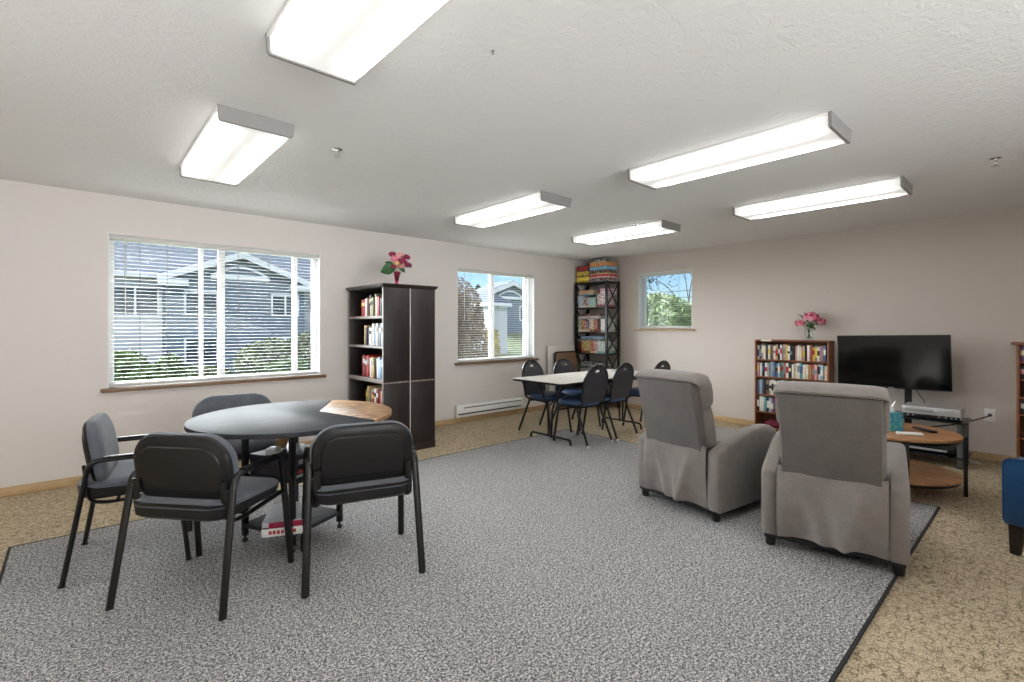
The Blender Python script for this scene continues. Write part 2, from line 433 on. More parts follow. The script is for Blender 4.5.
def sprinkler(loc, lb):
    t = thing('fire_sprinkler', lb, 'sprinkler', loc, 0, 'ceiling fire sprinklers')
    a = MB(); a.lathe([(.0, 0), (.033, -.001), (.033, -.004), (.016, -.010), (.0, -.010)], seg=16); a.build('escutcheon', M['chrome'], t)
    a = MB(); a.cyl((0, 0, -.009), (0, 0, -.026), .008, 8); a.tube(fillet([(-.006, 0, -.024), (-.014, 0, -.034), (0, 0, -.05)], .008, 3), .003, 6)
    a.tube(fillet([(.006, 0, -.024), (.014, 0, -.034), (0, 0, -.05)], .008, 3), .003, 6); a.build('frame', M['chrome'], t)
    a = MB(); a.lathe([(.0, -.049), (.02, -.05), (.02, -.052), (.0, -.052)], seg=14); a.build('deflector', M['chrome'], t)
sprinkler((1.235, 3.04, H), 'small fire sprinkler on the ceiling beside the big window light')
sprinkler((4.58, 3.05, H), 'small fire sprinkler beside the corner ceiling light')
sprinkler((4.59, .245, H), 'small fire sprinkler on the ceiling at right, over the blue chair')
hk = MB(); hk.lathe([(.0, 0), (.006, -.001), (.006, -.004), (.0, -.006)], seg=10); hk.tube([(0, 0, -.004), (.004, 0, -.012), (.0, 0, -.017), (-.005, 0, -.012)], .0018, 6)
tag(hk.build('ceiling_hook', M['cord'], loc=(1.27, 1.53, H)), 'tiny dark hook in the ceiling beside the nearest light', 'hook')
hk = MB(); hk.cyl((0, 0, 0), (-.012, 0, .002), .004, 8); hk.tube([(-.01, 0, .002), (-.018, 0, -.012), (-.012, 0, -.022)], .0035, 6)
tag(hk.build('wall_hook', M['silver'], loc=(XB, 1.76, 1.74)), 'tiny hook on the bare wall above the television', 'hook')

# ------------------------------------------------------------------ round table
def round_table():
    t = thing('round_table', 'round black drop-leaf table with a rustic brown wedge and lower shelves', 'table', (1.02, 3.15, RZ), 0)
    R, zt = .58, .752
    def wpt(a): return (R*math.cos(a), R*math.sin(a))
    # brown sector: boundary from angle a0 via inner point to angle a1
    a0, a1, inner = math.radians(-61), math.radians(47), (.15, .02)
    n = 30; arc = [wpt(a0+(a1-a0)*k/n) for k in range(n+1)]
    m = MB(); m.prism([inner]+arc, zt-.022, zt-.0005, bev=.003); m.build('brown_leaf', M['rustic'], t)
    arc2 = [wpt(a1+.006+(2*PI-(a1-a0)-.012)*k/70) for k in range(71)]
    m = MB(); m.prism(arc2+[(inner[0]-.004, inner[1])], zt-.026, zt, bev=.004); m.build('tabletop', M['blackwood'], t)
    # storage base: frame turned towards the photo's left
    bs = Matrix.Translation((-.01, .01, 0)) @ Matrix.Rotation(math.radians(25.4), 4, 'Z')
    br_ = Matrix.Rotation(math.radians(25.4), 4, 'Z')
    def P(x, y, z): return bs @ Vector((x, y, z))
    hx, hy = .19, .19
    for (x, y) in ((-hx, -hy), (hx, -hy), (hx, hy), (-hx, hy)):
        m = MB(); m.box(P(x, y, .385), (.030, .030, .69), .003, rot=br_); m.build('leg', M['black_metal'], t)
        m = MB(); m.lathe([(.0, 0), (.012, 0), (.017, .010), (.012, .022), (.006, .024), (.006, .045)], c=P(x, y, .0), seg=12); m.build('caster', M['black_plastic'], t)
    m = MB()
    for y in (-hy, hy): m.box(P(0, y, .715), (2*hx, .022, .03), .002, rot=br_)
    for x in (-hx, hx): m.box(P(x, 0, .715), (.022, 2*hy, .03), .002, rot=br_)
    m.build('apron', M['black_metal'], t)
    m = MB(); m.box(P(0, 0, .10), (2*hx+.025, 2*hy+.025, .022), .003, rot=br_); m.build('lower_shelf', M['blackwood'], t)
    m = MB(); m.box(P(.0, 0, .395), (2*hx-.034, 2*hy+.02, .02), .003, rot=br_); m.build('upper_shelf', M['blackwood'], t)
    for (x, y) in ((-.50, .05), (.38, .38)):
        m = MB(); m.box((x, y, zt-.04), (.05, .03, .032), .003); m.build('leaf_bracket', M['chrome'], t)
    return bs, P
TB, TP = round_table()
TC = Vector((1.02, 3.15, RZ))

def game_box(loc, size, c, c2, label, rot=0., group=None, strip=None, matx=None, name='board_game_box', cat='game box'):
    """lidded box: lid overlapping tray"""
    t = thing(name, label, cat, loc, rot, group)
    sx, sy, sz = size
    m = MB(); m.b2(-sx/2+.002, sx/2-.002, -sy/2+.002, sy/2-.002, 0, sz*.6, .001); m.build('tray', cmat(c2), t)
    m = MB(); m.b2(-sx/2, sx/2, -sy/2, sy/2, sz*.18, sz, .002); m.build('lid', matx or printed(c, c2), t)
    if strip:
        m = MB(); m.b2(-sx/2-.0008, sx/2+.0008, -sy/2-.0008, sy/2+.0008, sz*.35, sz*.72, .0003); m.build('title_band', cmat(strip), t)
    return t
G1 = 'board games on the round table shelves'
ra = math.radians(25.4)
def tl(x, y, z): return tuple(TC+Vector((TP(x, y, z))))
o = game_box(tl(0, 0, .4055), (.33, .37, .062), (40, 36, 44), (34, 40, 54), 'dark game box with red and green side print, lower one on the upper table shelf', ra, G1, matx=cmat((38, 36, 44)))
for k in range(4):
    m = MB(); m.b2(-.14+k*.062, -.14+k*.062+.045, -.1862, -.1848, .034, .056, .0003); m.build('cover_mark', cmat((176, 48, 52)), o)
m = MB(); m.b2(-.155, .155, -.1860, -.1848, .012, .026, .0003); m.build('cover_mark', cmat((150, 164, 140)), o)
o = game_box(tl(-.005, .005, .4683), (.32, .36, .058), (44, 40, 58), (34, 36, 50), 'dark violet game box topmost of the pair on the upper table shelf', ra+.02, G1, matx=cmat((46, 46, 62)))
for k in range(5):
    m = MB(); m.b2(-.13+k*.055, -.13+k*.055+.03, -.1812, -.1798, .02, .046, .0003); m.build('cover_mark', cmat((150, 140, 150)), o)
m = MB(); m.b2(-.045, .045, -.032, .032, 0, .022, .002); m.b2(-.04, .045, -.03, .03, .0225, .036, .002)
tag(m.build('card_deck', cmat((222, 220, 216)), loc=tl(-.11, .05, .5273), rotz=.9), 'small white card deck on the dark game boxes under the table', 'card deck')
wc = thing('wooden_game_case', 'brown wooden game case standing tilted on the boxes under the table', 'game case', tl(-.02, .10, .5385), math.radians(-20))
q = Matrix.Rotation(math.radians(15), 4, 'Y')
m = MB(); m.box(q @ Vector((0, 0, .09)), (.055, .12, .165), .003, rot=q); m.build('case', M['rustic'], wc)
m = MB(); m.box(q @ Vector((.032, 0, .09)), (.008, .116, .16), .001, rot=q); m.build('lid_panel', M['rustic2'], wc)
BXR = math.radians(-24.8); bc_ = (.934, 3.057)
o = game_box((bc_[0], bc_[1], RZ+.1115), (.215, .32, .045), (226, 222, 218), (236, 232, 226), 'white game box with red marks on the lower table shelf', BXR, G1, matx=cmat((232, 230, 226)))
for k in range(7):
    m = MB(); m.b2(-.07+k*.021, -.07+k*.021+.016, -.1612, -.1598, .014, .034, .0004); m.build('cover_mark', cmat((176, 54, 50)), o)
o = game_box((bc_[0], bc_[1], RZ+.1573), (.21, .315, .036), (196, 198, 202), (60, 40, 46), 'grey topped game box with crimson side lying on the white one', BXR, G1, matx=cmat((196, 200, 206)))
m = MB(); m.b2(-.07, .1055, -.1592, -.1572, .002, .034, .0004); m.build('side_print', cmat((160, 28, 62)), o)
# ------------------------------------------------------------------ guest chairs
def guest_chair():
    t = thing('guest_chair', 'x', 'chair', (0, 0, RZ), 0, 'guest chairs around the round table')
    fab, blk, shl = M['chair_fabric'], M['black_metal'], M['black_plastic']
    for s in (-1, 1):
        full = fillet([(s*.285, -.265, 0), (s*.264, -.165, .605), (s*.264, .195, .605), (s*.280, .262, 0)], .055, 6)
        zi = [i for i, p in enumerate(full)]
        k0 = 1; k1 = len(full)-2
        m = MB(); m.tube(full[0:k0+1], .0185, 12, .0125, up=(1, 0, 0)); m.build('leg', blk, t)
        m = MB(); m.tube(full[k1:], .0185, 12, .0125, up=(1, 0, 0)); m.build('leg', blk, t)
        m = MB(); m.tube(full[k0:k1+1], .0185, 12, .0125, up=(1, 0, 0)); a = m.build('armrest', blk, t)
        m = MB(); m.tube(fillet([(s*.264, -.11, .6185), (s*.264, .15, .6185)], .01), .0195, 10, .005, up=(1, 0, 0)); m.build('arm_pad', shl, a)
        m = MB(); m.tube(fillet([(s*.226, -.192, .58), (s*.232, -.168, .385), (s*.232, -.07, .372), (s*.255, .222, .405)], .055, 6), .019, 8, .008, up=(1, 0, 0)); m.build('back_bracket', blk, t)
    m = MB()
    for q in (-.05, .16): m.cyl((-.24, q, .388), (.24, q, .388), .009, 8)
    m.tube([(0, -.05, .388), (0, .16, .388)], .012, 8); m.build('crossbar', blk, t)
    for q in (-1, 1):
        m = MB(); m.cyl((q*.224, -.186, .54), (q*.27, -.178, .53), .009, 8); m.build('link', blk, t)
    # seat
    def ring(w, d, z, cy=.0, r=.11): return [(x, y+cy, z) for x, y in rrect(w, d, r, r*.8, 8)]
    def lip(p):
        q = p.copy()
        if p.z > .43: q.z += .03*min(1, max(0, (-p.y-.10)/.09))
        return q
    def sag(p):
        q = p.copy()
        if p.z > .45: q.z -= .02*max(0, (p.y-.12)/.13)**2 ; q.z += .008*(abs(p.x)/.25)**2
        return q
    m = MB(); m.loft([ring(.36, .34, .394, .02), ring(.46, .44, .398, .02), ring(.500, .480, .414, .02), ring(.512, .492, .4465, .02), ring(.506, .486, .4468, .02)], fn=lip); m.build('seat_shell', shl, t)
    m = MB(); m.loft([ring(.502, .482, .4475, .02), ring(.510, .490, .456, .02), ring(.505, .485, .468, .02), ring(.48, .46, .478, .02), ring(.40, .38, .486, .02), ring(.2, .2, .488, .02, .08)], fn=sag); m.build('seat', fab, t)
    # backrest: local (x,z) outline, thickness along y
    W, Hh, zc = .515, .325, .631
    lean = math.radians(9)
    def place(p):
        y = p.z - .30*p.x*p.x*-1.*.55
        q = Vector((p.x, y, p.y)); q = Matrix.Rotation(lean, 3, 'X') @ q
        return q+Vector((0, -.165, zc))
    def rr(w, h, d, rt=.135, rb=.085): return [(x, y, d) for x, y in rrect(w, h, rt, rb, 9)]
    m = MB(); m.loft([rr(W, Hh, -.004), rr(W+.006, Hh+.006, .014), rr(W-.006, Hh-.006, .034), rr(W-.05, Hh-.05, .047), rr(W-.16, Hh-.14, .052, .08, .06), rr(.1, .06, .053, .02, .02)], fn=place)
    bk = m.build('backrest', fab, t)
    m = MB(); m.loft([rr(W-.004, Hh-.004, -.005), rr(W-.012, Hh-.012, -.018), rr(W-.04, Hh-.045, -.027), rr(W-.09, Hh-.10, -.027, .09, .05), rr(W-.10, Hh-.11, -.033, .085, .045), rr(W-.13, Hh-.14, -.035, .07, .035)], fn=place)
    m.build('back_shell', shl, bk)
    for s in (-1, 1):
        for y in (-.265, .262):
            m = MB(); m.lathe([(.0, -.0), (.0165, 0), (.017, .006), (.0, .007)], c=(s*(.285 if y < 0 else .28), y, 0), seg=10); m.build('foot_glide', shl, t)
    return t
GC = guest_chair()
def put(src, first, x, y, heading, label, z=RZ):
    o = src if first else copy_tree(src)
    o.location = (x, y, z); o.rotation_euler = (0, 0, math.radians(heading-90)); o['label'] = label; return o
def off(mx, my, head, d):  # rear-feet midpoint -> chair origin
    return mx+d*math.cos(math.radians(head)), my+d*math.sin(math.radians(head))
put(GC, True, *off(.297, 2.675, 40.3, .265), 40.3, 'padded charcoal armchair seen from behind, second from left at the round table')
put(GC, False, *off(1.088, 2.306, 72.4, .265), 72.4, 'padded charcoal armchair with its back before the table\'s brown wedge')
put(GC, False, *off(-.01, 3.575, -9.1, .265), -9.1, 'padded charcoal armchair at far left, seen side-on against the wall')
put(GC, False, *off(.88, 4.14, 262, .265), 262, 'padded charcoal armchair behind the round table under the big window')

# ------------------------------------------------------------------ banquet chairs and the long table
def banquet_chair():
    t = thing('banquet_chair', 'x', 'chair', (0, 0, 0), 0, 'banquet chairs around the long table')
    blk = M['black_metal']
    zc, hb = .655, .43           # back hoop centre and height
    lean = math.radians(12)
    def hoop(w, h, n=16):
        o = []                   # closed outline, narrow bottom, arched top
        for k in range(n+1):
            a = PI*k/n; o.append((w/2*math.cos(a), h/2-w/2*1.05+w/2*1.05*math.sin(a)))
        o += [(-w/2*.98, -h*.2), (-w/2*.9, -h/2+.03), (-w/2*.8, -h/2), (w/2*.8, -h/2), (w/2*.9, -h/2+.03), (w/2*.98, -h*.2)]
        return o
    def place(p):
        q = Matrix.Rotation(lean, 3, 'X') @ Vector((p.x, p.z, p.y)); return q+Vector((0, -.215, zc))
    slot = [(x, y+.155) for x, y in rrect(.10, .032, .015, .015, 4)]
    m = MB(); m.holed(hoop(.40, hb-.02), slot, -.012, .016, fn=place); m.build('backrest', M['char_vinyl'], t)
    for s in (-1, 1):
        side = [place(Vector((s*.205*math.cos(a), hb/2-.19*1.05+.19*1.05*math.sin(a)+.004, 0))) for a in [PI/2*(1-k/8) for k in range(9)]]
        side += [place(Vector((s*.203, -.08, 0)))]
        side += [Vector((s*.19, -.185, .455)), Vector((s*.195, -.13, .425)), Vector((s*.20, .10, .415)), Vector((s*.20, .16, .39))]
        m = MB(); m.tube(side, .0132, 8); m.build('side_frame', blk, t)
        m = MB(); m.tube([(s*.20, .15, .40), (s*.205, .215, .012)], .0132, 8); m.build('leg', blk, t)
        m = MB(); m.tube([(s*.197, -.05, .418), (s*.197, -.12, .405), (s*.212, -.285, .012)], .0132, 8); m.build('leg', blk, t)
        for y, x in ((.215, .205), (-.285, .212)):
            m = MB(); m.lathe([(.0, 0), (.013, 0), (.015, .008), (.0135, .03), (.0, .03)], c=(s*x, y, 0), seg=10); m.build('foot_glide', M['board'] if y < 0 else M['black_plastic'], t)
    for q in (.12, -.13):
        m = MB(); m.cyl((-.198, q, .408), (.198, q, .408), .009, 8); m.build('crossbar', blk, t)
    def ring(w, d, z, r=.14): return [(x, y+.02, z) for x, y in rrect(w, d, min(r, w/2.1, d/2.1), min(r, w/2.1, d/2.1), 8)]
    m = MB(); m.loft([ring(.36, .36, .422), ring(.40, .40, .428), ring(.415, .415, .448), ring(.40, .40, .472), ring(.34, .34, .487), ring(.2, .2, .494), ring(.06, .06, .495)])
    m.build('seat', M['navy'], t)
    return t
BC = banquet_chair()
zr = RZ
put(BC, True, *off(4.26, 3.29, 90, .285), 90, 'navy banquet chair in front of the long table, nearest its left end', zr)
put(BC, False, *off(4.76, 3.28, 92, .285), 92, 'navy banquet chair just left of the left recliner, before the long table', zr)
put(BC, False, *off(5.60, 3.29, 90, .285), 90, 'banquet chair whose rounded top just shows behind the left recliner', 0)
put(BC, False, *off(4.27, 4.42, 270+7, .285), 277, 'navy banquet chair facing the camera at the long table\'s far left', zr)
put(BC, False, *off(4.92, 4.46, 270, .285), 270, 'banquet chair behind the long table, in front of the leaning boards', 0)

def long_table():
    t = thing('folding_table', 'long pale grey folding table with black edge and black steel legs', 'table', (4.70, 3.80, 0), 0)
    zt, lx, ly = .715, 1.88, .80
    m = MB(); m.prism(rrect(lx-.006, ly-.006, .05, .05, 5), zt-.02, zt, bev=.002); m.build('tabletop', M['tabletop'], t)
    m = MB(); m.prism(rrect(lx, ly, .053, .053, 5), zt-.026, zt-.003, bev=.003); m.build('edge_band', M['black_plastic'], t)
    m = MB(); m.box((0, ly/2-.07, zt-.045), (lx-.24, .02, .035), .002); m.box((0, -ly/2+.07, zt-.045), (lx-.24, .02, .035), .002); m.build('apron', M['black_metal'], t)
    for s in (-1, 1):
        x = s*(.70 if s < 0 else .66); z0 = .0148 if s < 0 else .0025
        m = MB(); m.tube(fillet([(x, -.31, z0), (x, -.30, .075), (x, .30, .075), (x, .31, z0)], .05, 5), .0125, 8); m.build('foot_rail', M['black_metal'], t)
        for y in (-.035, .035):
            m = MB(); m.tube(fillet([(x, y*.6, .075), (x, y, .40), (x+0*s, y*6, zt-.03)], .08, 5), .0115, 8); m.build('leg', M['black_metal'], t)
        m = MB(); m.tube([(x, 0, .42), (x-s*.33, 0, zt-.035)], .008, 8); m.build('brace', M['black_metal'], t)
long_table()

# ------------------------------------------------------------------ dark bookcases (back to back) by the window wall
def dark_bookcase(loc, rotz, label, books):
    """local: opening faces -x, depth 0..dp in x, width along y 0..wd"""
    t = thing('dark_bookcase', label, 'bookcase', loc, rotz, 'espresso bookcases back to back')
    wd, dp, ht, th = .84, .305, 1.745, .022
    E = M['espresso']
    for y in (0, wd-th):
        m = MB(); m.b2(0.004, dp, y, y+th, 0, .733, .002); m.b2(0.004, dp, y, y+th, .743, ht-.03, .002); m.build('side_panel', E, t)
    m = MB(); m.b2(dp-.008, dp-.001, th, wd-th, .05, ht-.03, 0); m.build('back_panel', E, t)
    m = MB(); m.b2(dp, dp+.003, -.002, wd+.002, .0, ht-.03, 0); m.build('backing_board', M['board'], t)
    m = MB()
    prof = [(0., 0.), (.012, .008), (.022, .03), (.024, .038)]
    def rg_(o, z): return [(-o, -o, z), (dp, -o, z), (dp, wd+o, z), (-o, wd+o, z)]
    m.loft([rg_(o, ht-.03+z) for o, z in prof]); m.build('crown', E, t)
    m = MB(); m.b2(-.004, dp, -.005, wd+.005, .731, .745, .002); m.build('waist_strip', M['espresso_edge'], t)
    m = MB(); m.b2(.0, dp, -.006, wd+.006, 0, .07, .003); m.build('plinth', E, t)
    for z in (.415, .748, 1.09, 1.40):
        m = MB(); m.b2(.004, dp-.008, th, wd-th, z, z+.024, .002); s = m.build('shelf', E, t)
        m = MB(); m.b2(.0, .0045, th, wd-th, z-.002, z+.025, .001); m.build('shelf_edge', M['espresso_edge'], s)
    m = MB(); m.b2(.0, .004, 0, th, .07, ht-.03, .001); m.b2(.0, .004, wd-th, wd, .07, ht-.03, .001); m.build('front_edge', M['espresso_edge'], t)
    return t
BX, BY = 2.30, 4.50
dark_bookcase((BX, BY, 0), 0, 'dark brown bookcase holding books, open towards the round table', True)
dark_bookcase((BX+.617, BY+.84, 0), PI, 'dark brown bookcase turned away, backing onto the one with books', False)

def book(loc, th, ht, dp, c, label, group, rotz=0., tilt=0., name='book', cat='book', band=None):
    """spine faces local -x; thickness along y"""
    t = MB(); k = .0022
    t.b2(0, dp, -th/2, -th/2+k, 0, ht, .0006); t.b2(0, dp, th/2-k, th/2, 0, ht, .0006)
    t.b2(0, k, -th/2, th/2, 0, ht, .001); t.b2(k, dp-.004, -th/2+k, th/2-k, .003, ht-.003, 0, mi=1)
    if band:
        t.b2(-.0006, k, -th/2+.0002, th/2-.0002, ht*band[1], ht*band[2], .0002, mi=2)
    mats = [cmat(c), M['paper']]+([cmat(band[0])] if band else [])
    o = t.build(name, mats, loc=(loc[0], loc[1], loc[2]+.0006), rotz=rotz)
    if tilt: o.rotation_euler = (tilt, 0, rotz)
    return tag(o, label, cat, group)

random.seed(11)
NAMES = {}
def colname(c):
    pal = {'white': (226, 224, 218), 'black': (30, 30, 32), 'red': (170, 44, 40), 'maroon': (104, 30, 38), 'blue': (50, 84, 140), 'navy': (34, 46, 74), 'pale blue': (150, 184, 206),
           'teal': (60, 150, 160), 'green': (70, 110, 76), 'olive': (128, 124, 78), 'yellow': (226, 196, 70), 'tan': (196, 166, 120), 'brown': (110, 76, 52), 'cream': (226, 210, 176),
           'grey': (136, 136, 138), 'orange': (214, 124, 60), 'pink': (214, 150, 160), 'purple': (110, 80, 130)}
    return min(pal, key=lambda k: sum((a-b)**2 for a, b in zip(pal[k], c)))
P = {'w': (226, 224, 218), 'k': (30, 30, 32), 'r': (170, 44, 40), 'm': (104, 30, 38), 'b': (50, 84, 140), 'n': (34, 46, 74), 'l': (150, 184, 206), 't': (60, 150, 160), 'g': (70, 110, 76),
     'o': (128, 124, 78), 'y': (226, 196, 70), 'a': (196, 166, 120), 'u': (110, 76, 52), 'c': (226, 210, 176), 'e': (136, 136, 138), 'f': (214, 124, 60), 'p': (214, 150, 160), 'v': (110, 80, 130)}
# rows from the photo's left (far end, larger y) to right (near end)
rows = [(1.424, 'rrwukcoowrkel', 'top shelf'), (1.114, 'aknwwleweklw', 'second shelf'), (.772, 'mrkrwoakwllbew', 'third shelf'), (.439, 'oagwrwmrwkn', 'fourth shelf')]
for z, s, nm in rows:
    n = len(s); y1 = BY+.81-random.uniform(.18, .24); pos = BY+.026
    items = []
    for q in s[::-1]:
        th = random.uniform(.030, .052); items.append((q, pos+th/2, th)); pos += th+.0012
        if pos > BY+.80: break
    for i, (q, y, th) in enumerate(items):
        ht = random.uniform(.185, .235); c = P[q]
        band = (P[random.choice('wckye')], .62, .82) if random.random() < .5 else None
        k = len(items)-1-i
        book((BX+.03+random.uniform(0, .02), y, z), th, ht, random.uniform(.15, .2), c,
             '%s-spined book, %s from left on the dark bookcase\'s %s' % (colname(c), ORD[k], nm), 'books in the dark bookcase', band=band)

# ------------------------------------------------------------------ flowers
def petal_ball(mb, c, r, n, seed, mi=0, flat=.95, two=False):
    rnd = random.Random(seed); c = Vector(c)
    for k in range(n):
        lay = k/n; a = k*2.399; el = math.radians(85-105*lay)
        d = Vector((math.cos(a)*math.cos(el), math.sin(a)*math.cos(el), math.sin(el)*flat))
        ctr = c+d*r*(.45+.4*lay); s = r*(.26+.22*lay)
        u = d.cross(Vector((0, 0, 1))); u = u.normalized() if u.length > .01 else Vector((1, 0, 0))
        v = u.cross(d).normalized()
        pts = [(0, -.7), (.6, -.3), (.75, .35), (.3, .85), (-.3, .85), (-.75, .35), (-.6, -.3)]
        front = [mb.bm.verts.new(ctr+u*x*s+v*y*s+d*s*(-.25*(x*x+y*y)+.35*max(0, y))) for x, y in pts]
        mid = mb.bm.verts.new(ctr-d*s*.12)
        for i in range(len(pts)):
            f = mb.bm.faces.new((mid, front[i], front[(i+1) % len(pts)])); f.material_index = k % 3 if two else mi
def leafy(mb, base, tip, w, mi=0, droop=.0, tilt=0.):
    base, tip = Vector(base), Vector(tip); d = tip-base; L = d.length
    side = d.cross(Vector((0, 0, 1))); side = (side if side.length > 1e-4 else Vector((1, 0, 0))).normalized(); up = side.cross(d).normalized()
    if tilt: side = Matrix.Rotation(tilt, 3, d.normalized()) @ side; up = side.cross(d).normalized()
    n = 5; prev = None
    for k in range(n+1):
        t = k/n; p = base+d*t-Vector((0, 0, droop*t*t)); h = w*math.sin(PI*min(.97, t*.92+.06))
        row = [mb.bm.verts.new(p-side*h+up*h*.25), mb.bm.verts.new(p), mb.bm.verts.new(p+side*h+up*h*.25)]
        if prev:
            for i in (0, 1):
                f = mb.bm.faces.new((prev[i], prev[i+1], row[i+1], row[i])); f.material_index = mi
        prev = row
vt = thing('flower_vase', 'pink glass vase of magenta and peach flowers on dark bookcase', 'vase', (2.55, 4.68, 1.7535), 0)
m = MB(); m.lathe([(.0, 0), (.04, 0), (.04, .006), (.018, .022), (.022, .06), (.032, .12), (.036, .15), (.033, .15), (.028, .12), (.018, .06), (.0, .03)], seg=20); m.build('vase', M['vase_pink'], vt)
rnd = random.Random(5)
vr = (-.669, .743)  # photo-right direction is roughly (0.743,-0.669)
def vp(r, d, z): return (r*.743+d*.669, -r*.669+d*.743, z)
m = MB()
for (r, d, z) in ((-.05, 0, .33), (.02, -.02, .27), (.08, .02, .31), (.09, -.01, .22), (-.02, .03, .24), (.13, .03, .25), (-.08, .02, .25)):
    m.tube([(0, 0, .05), vp(r*.4, d*.4, z*.6), vp(r, d, z)], .0025, 5)
m.build('stem', M['leaf'], vt)
fl_ = [((-.05, 0, .335), .035, 'petal_magenta'), ((.035, -.02, .315), .045, 'petal_pale'), ((.095, .01, .30), .042, 'petal_magenta'), ((.07, -.03, .25), .045, 'petal_magenta'),
       ((.02, -.04, .23), .034, 'petal_cream'), ((-.01, -.03, .275), .042, 'petal_pink'), ((.12, .02, .22), .035, 'petal_magenta'), ((.0, .03, .20), .034, 'petal_pale'), ((.06, .0, .20), .03, 'petal_pale'), ((-.03, -.02, .2), .028, 'petal_magenta')]
for i, (p_, r, mm) in enumerate(fl_):
    m = MB(); petal_ball(m, vp(*p_), r*1.3, 34, i); m.build('flower', M[mm], vt, smooth=0, fixn=False)
for i, (b_, t_, w_) in enumerate((((-.01, 0, .2), (-.16, -.04, .15), .065), ((-.02, .01, .21), (-.13, -.0, .26), .04), ((.03, -.01, .19), (.1, -.05, .14), .025), ((.05, 0, .22), (.16, 0, .2), .025), ((.02, 0, .28), (.0, 0, .36), .02))):
    m = MB(); leafy(m, vp(*b_), vp(*t_), w_, droop=.01, tilt=1.15 if i == 0 else .5); m.build('leaf', M['leaf'], vt, fixn=False)

# ------------------------------------------------------------------ tall corner shelf with games
TX0, TX1, TY0, TY1, TH = 6.22, 6.575, 4.68, 5.345, 2.05
ts = thing('tall_shelf', 'tall black shelf with X-braced sides full of games in the corner', 'shelf', ((TX0+TX1)/2, (TY0+TY1)/2, 0), 0)
hx, hy = (TX1-TX0)/2, (TY1-TY0)/2
SH = [.10, .49, .885, 1.23, 1.63, 2.04]
for (x, y) in ((-hx, -hy), (hx, -hy), (-hx, hy), (hx, hy)):
    m = MB(); m.box((x+math.copysign(.017, -x), y+math.copysign(.017, -y), TH/2), (.034, .034, TH), .003); m.build('post', M['black_metal'], ts)
for z in SH:
    m = MB(); m.b2(-hx+.004, hx-.004, -hy+.004, hy-.004, z-.022, z, .002); m.build('shelf', M['black_metal'], ts)
for s in (-1, 1):
    for za, zb in zip(SH, SH[1:]):
        m = MB(); y = s*(hy-.017)
        m.tube([(-hx+.03, y, za+.005), (hx-.03, y, zb-.026)], .016, 6, .006); m.tube([(-hx+.03, y, zb-.026), (hx-.03, y, za+.005)], .016, 6, .006)
        m.build('side_brace', M['black_metal'], ts)
GG = 'games on the tall corner shelf'
def tbox(yc, z, sy, sz, c, c2, label, strip=None, sx=.27, xo=0., up=False):
    # front face at TX0+.03 facing -x
    return game_box((TX0+.035+sx/2+xo, yc, z), (sx, sy, sz), c, c2, label, 0, GG, strip)
def stack(yc, z, rows_, where):
    n = len(rows_); z += .0006
    for i, (sy, sz, c, c2, strip, nm) in enumerate(rows_):
        pos = 'lowest of' if i == 0 else ('topmost of' if i == n-1 else ORD[i]+' from the bottom of')
        tbox(yc+random.uniform(-.006, .006), z, sy, sz, c, c2, '%s game box, %s %s' % (nm, pos, where), strip); z += sz+.0008
stack(5.20, TH, [(.26, .095, (226, 198, 60), (190, 156, 50), (236, 216, 100), 'yellow'), (.26, .085, (222, 196, 90), (70, 62, 50), None, 'yellow and black'), (.25, .085, (160, 48, 50), (120, 34, 38), None, 'red')], 'the left pile on tall shelf')
stack(4.875, TH, [(.36, .055, (96, 46, 50), (196, 186, 180), None, 'maroon and white'), (.35, .06, (190, 62, 62), (230, 222, 216), (196, 60, 60), 'red'), (.36, .055, (60, 48, 56), (196, 170, 130), None, 'dark'),
      (.35, .065, (130, 184, 210), (80, 120, 156), (140, 190, 214), 'light blue'), (.34, .065, (220, 166, 96), (206, 112, 74), None, 'orange'), (.25, .05, (80, 82, 86), (216, 216, 210), None, 'black and white')], 'the right pile on tall shelf')
def upright(z, spec, where):
    """spec from photo-left (large y) to right: (thickness, height, c, c2, name)"""
    pos = TY1-.05; k = (TY1-TY0-.10)/sum(q[0] for q in spec)
    for i, (th, ht, c, c2, nm) in enumerate(spec):
        tbox(pos-th*k/2, z+.0006, th*k-.002, ht, c, c2, '%s game box standing %s from left on tall shelf\'s %s' % (nm, ORD[i], where), sx=random.uniform(.2, .27)); pos -= th*k
upright(1.63, [(.09, .20, (166, 192, 208), (226, 226, 224), 'pale blue'), (.06, .17, (150, 84, 84), (226, 220, 214), 'red and white'), (.13, .16, (160, 204, 216), (214, 220, 176), 'aqua'), (.02, .15, (60, 60, 66), (120, 120, 120), 'thin black'), (.13, .22, (222, 216, 214), (150, 80, 86), 'white and red')], 'upper tier')
tbox(5.13, 1.835, .30, .08, (222, 160, 116), (110, 176, 182), 'orange and teal game box lying across the upper tier boxes')
tbox(4.775, 1.855, .13, .08, (206, 150, 172), (236, 226, 230), 'pink game box lying on the white and red one')
upright(1.23, [(.07, .21, (110, 136, 100), (232, 226, 210), 'green'), (.07, .2, (176, 90, 84), (230, 214, 160), 'red and yellow'), (.055, .21, (56, 70, 104), (206, 206, 212), 'navy'), (.08, .21, (228, 220, 206), (190, 126, 92), 'cream'), (.06, .21, (196, 140, 122), (104, 70, 58), 'salmon'), (.05, .2, (34, 36, 38), (150, 60, 60), 'black'), (.08, .21, (224, 224, 220), (180, 184, 178), 'white')], 'second tier')
tbox(5.06, 1.4412, .46, .045, (222, 222, 218), (90, 90, 94), 'white game box lying across the second tier boxes')
tbox(5.06, 1.4870, .42, .045, (40, 40, 44), (190, 136, 120), 'black game box topmost on the second tier')
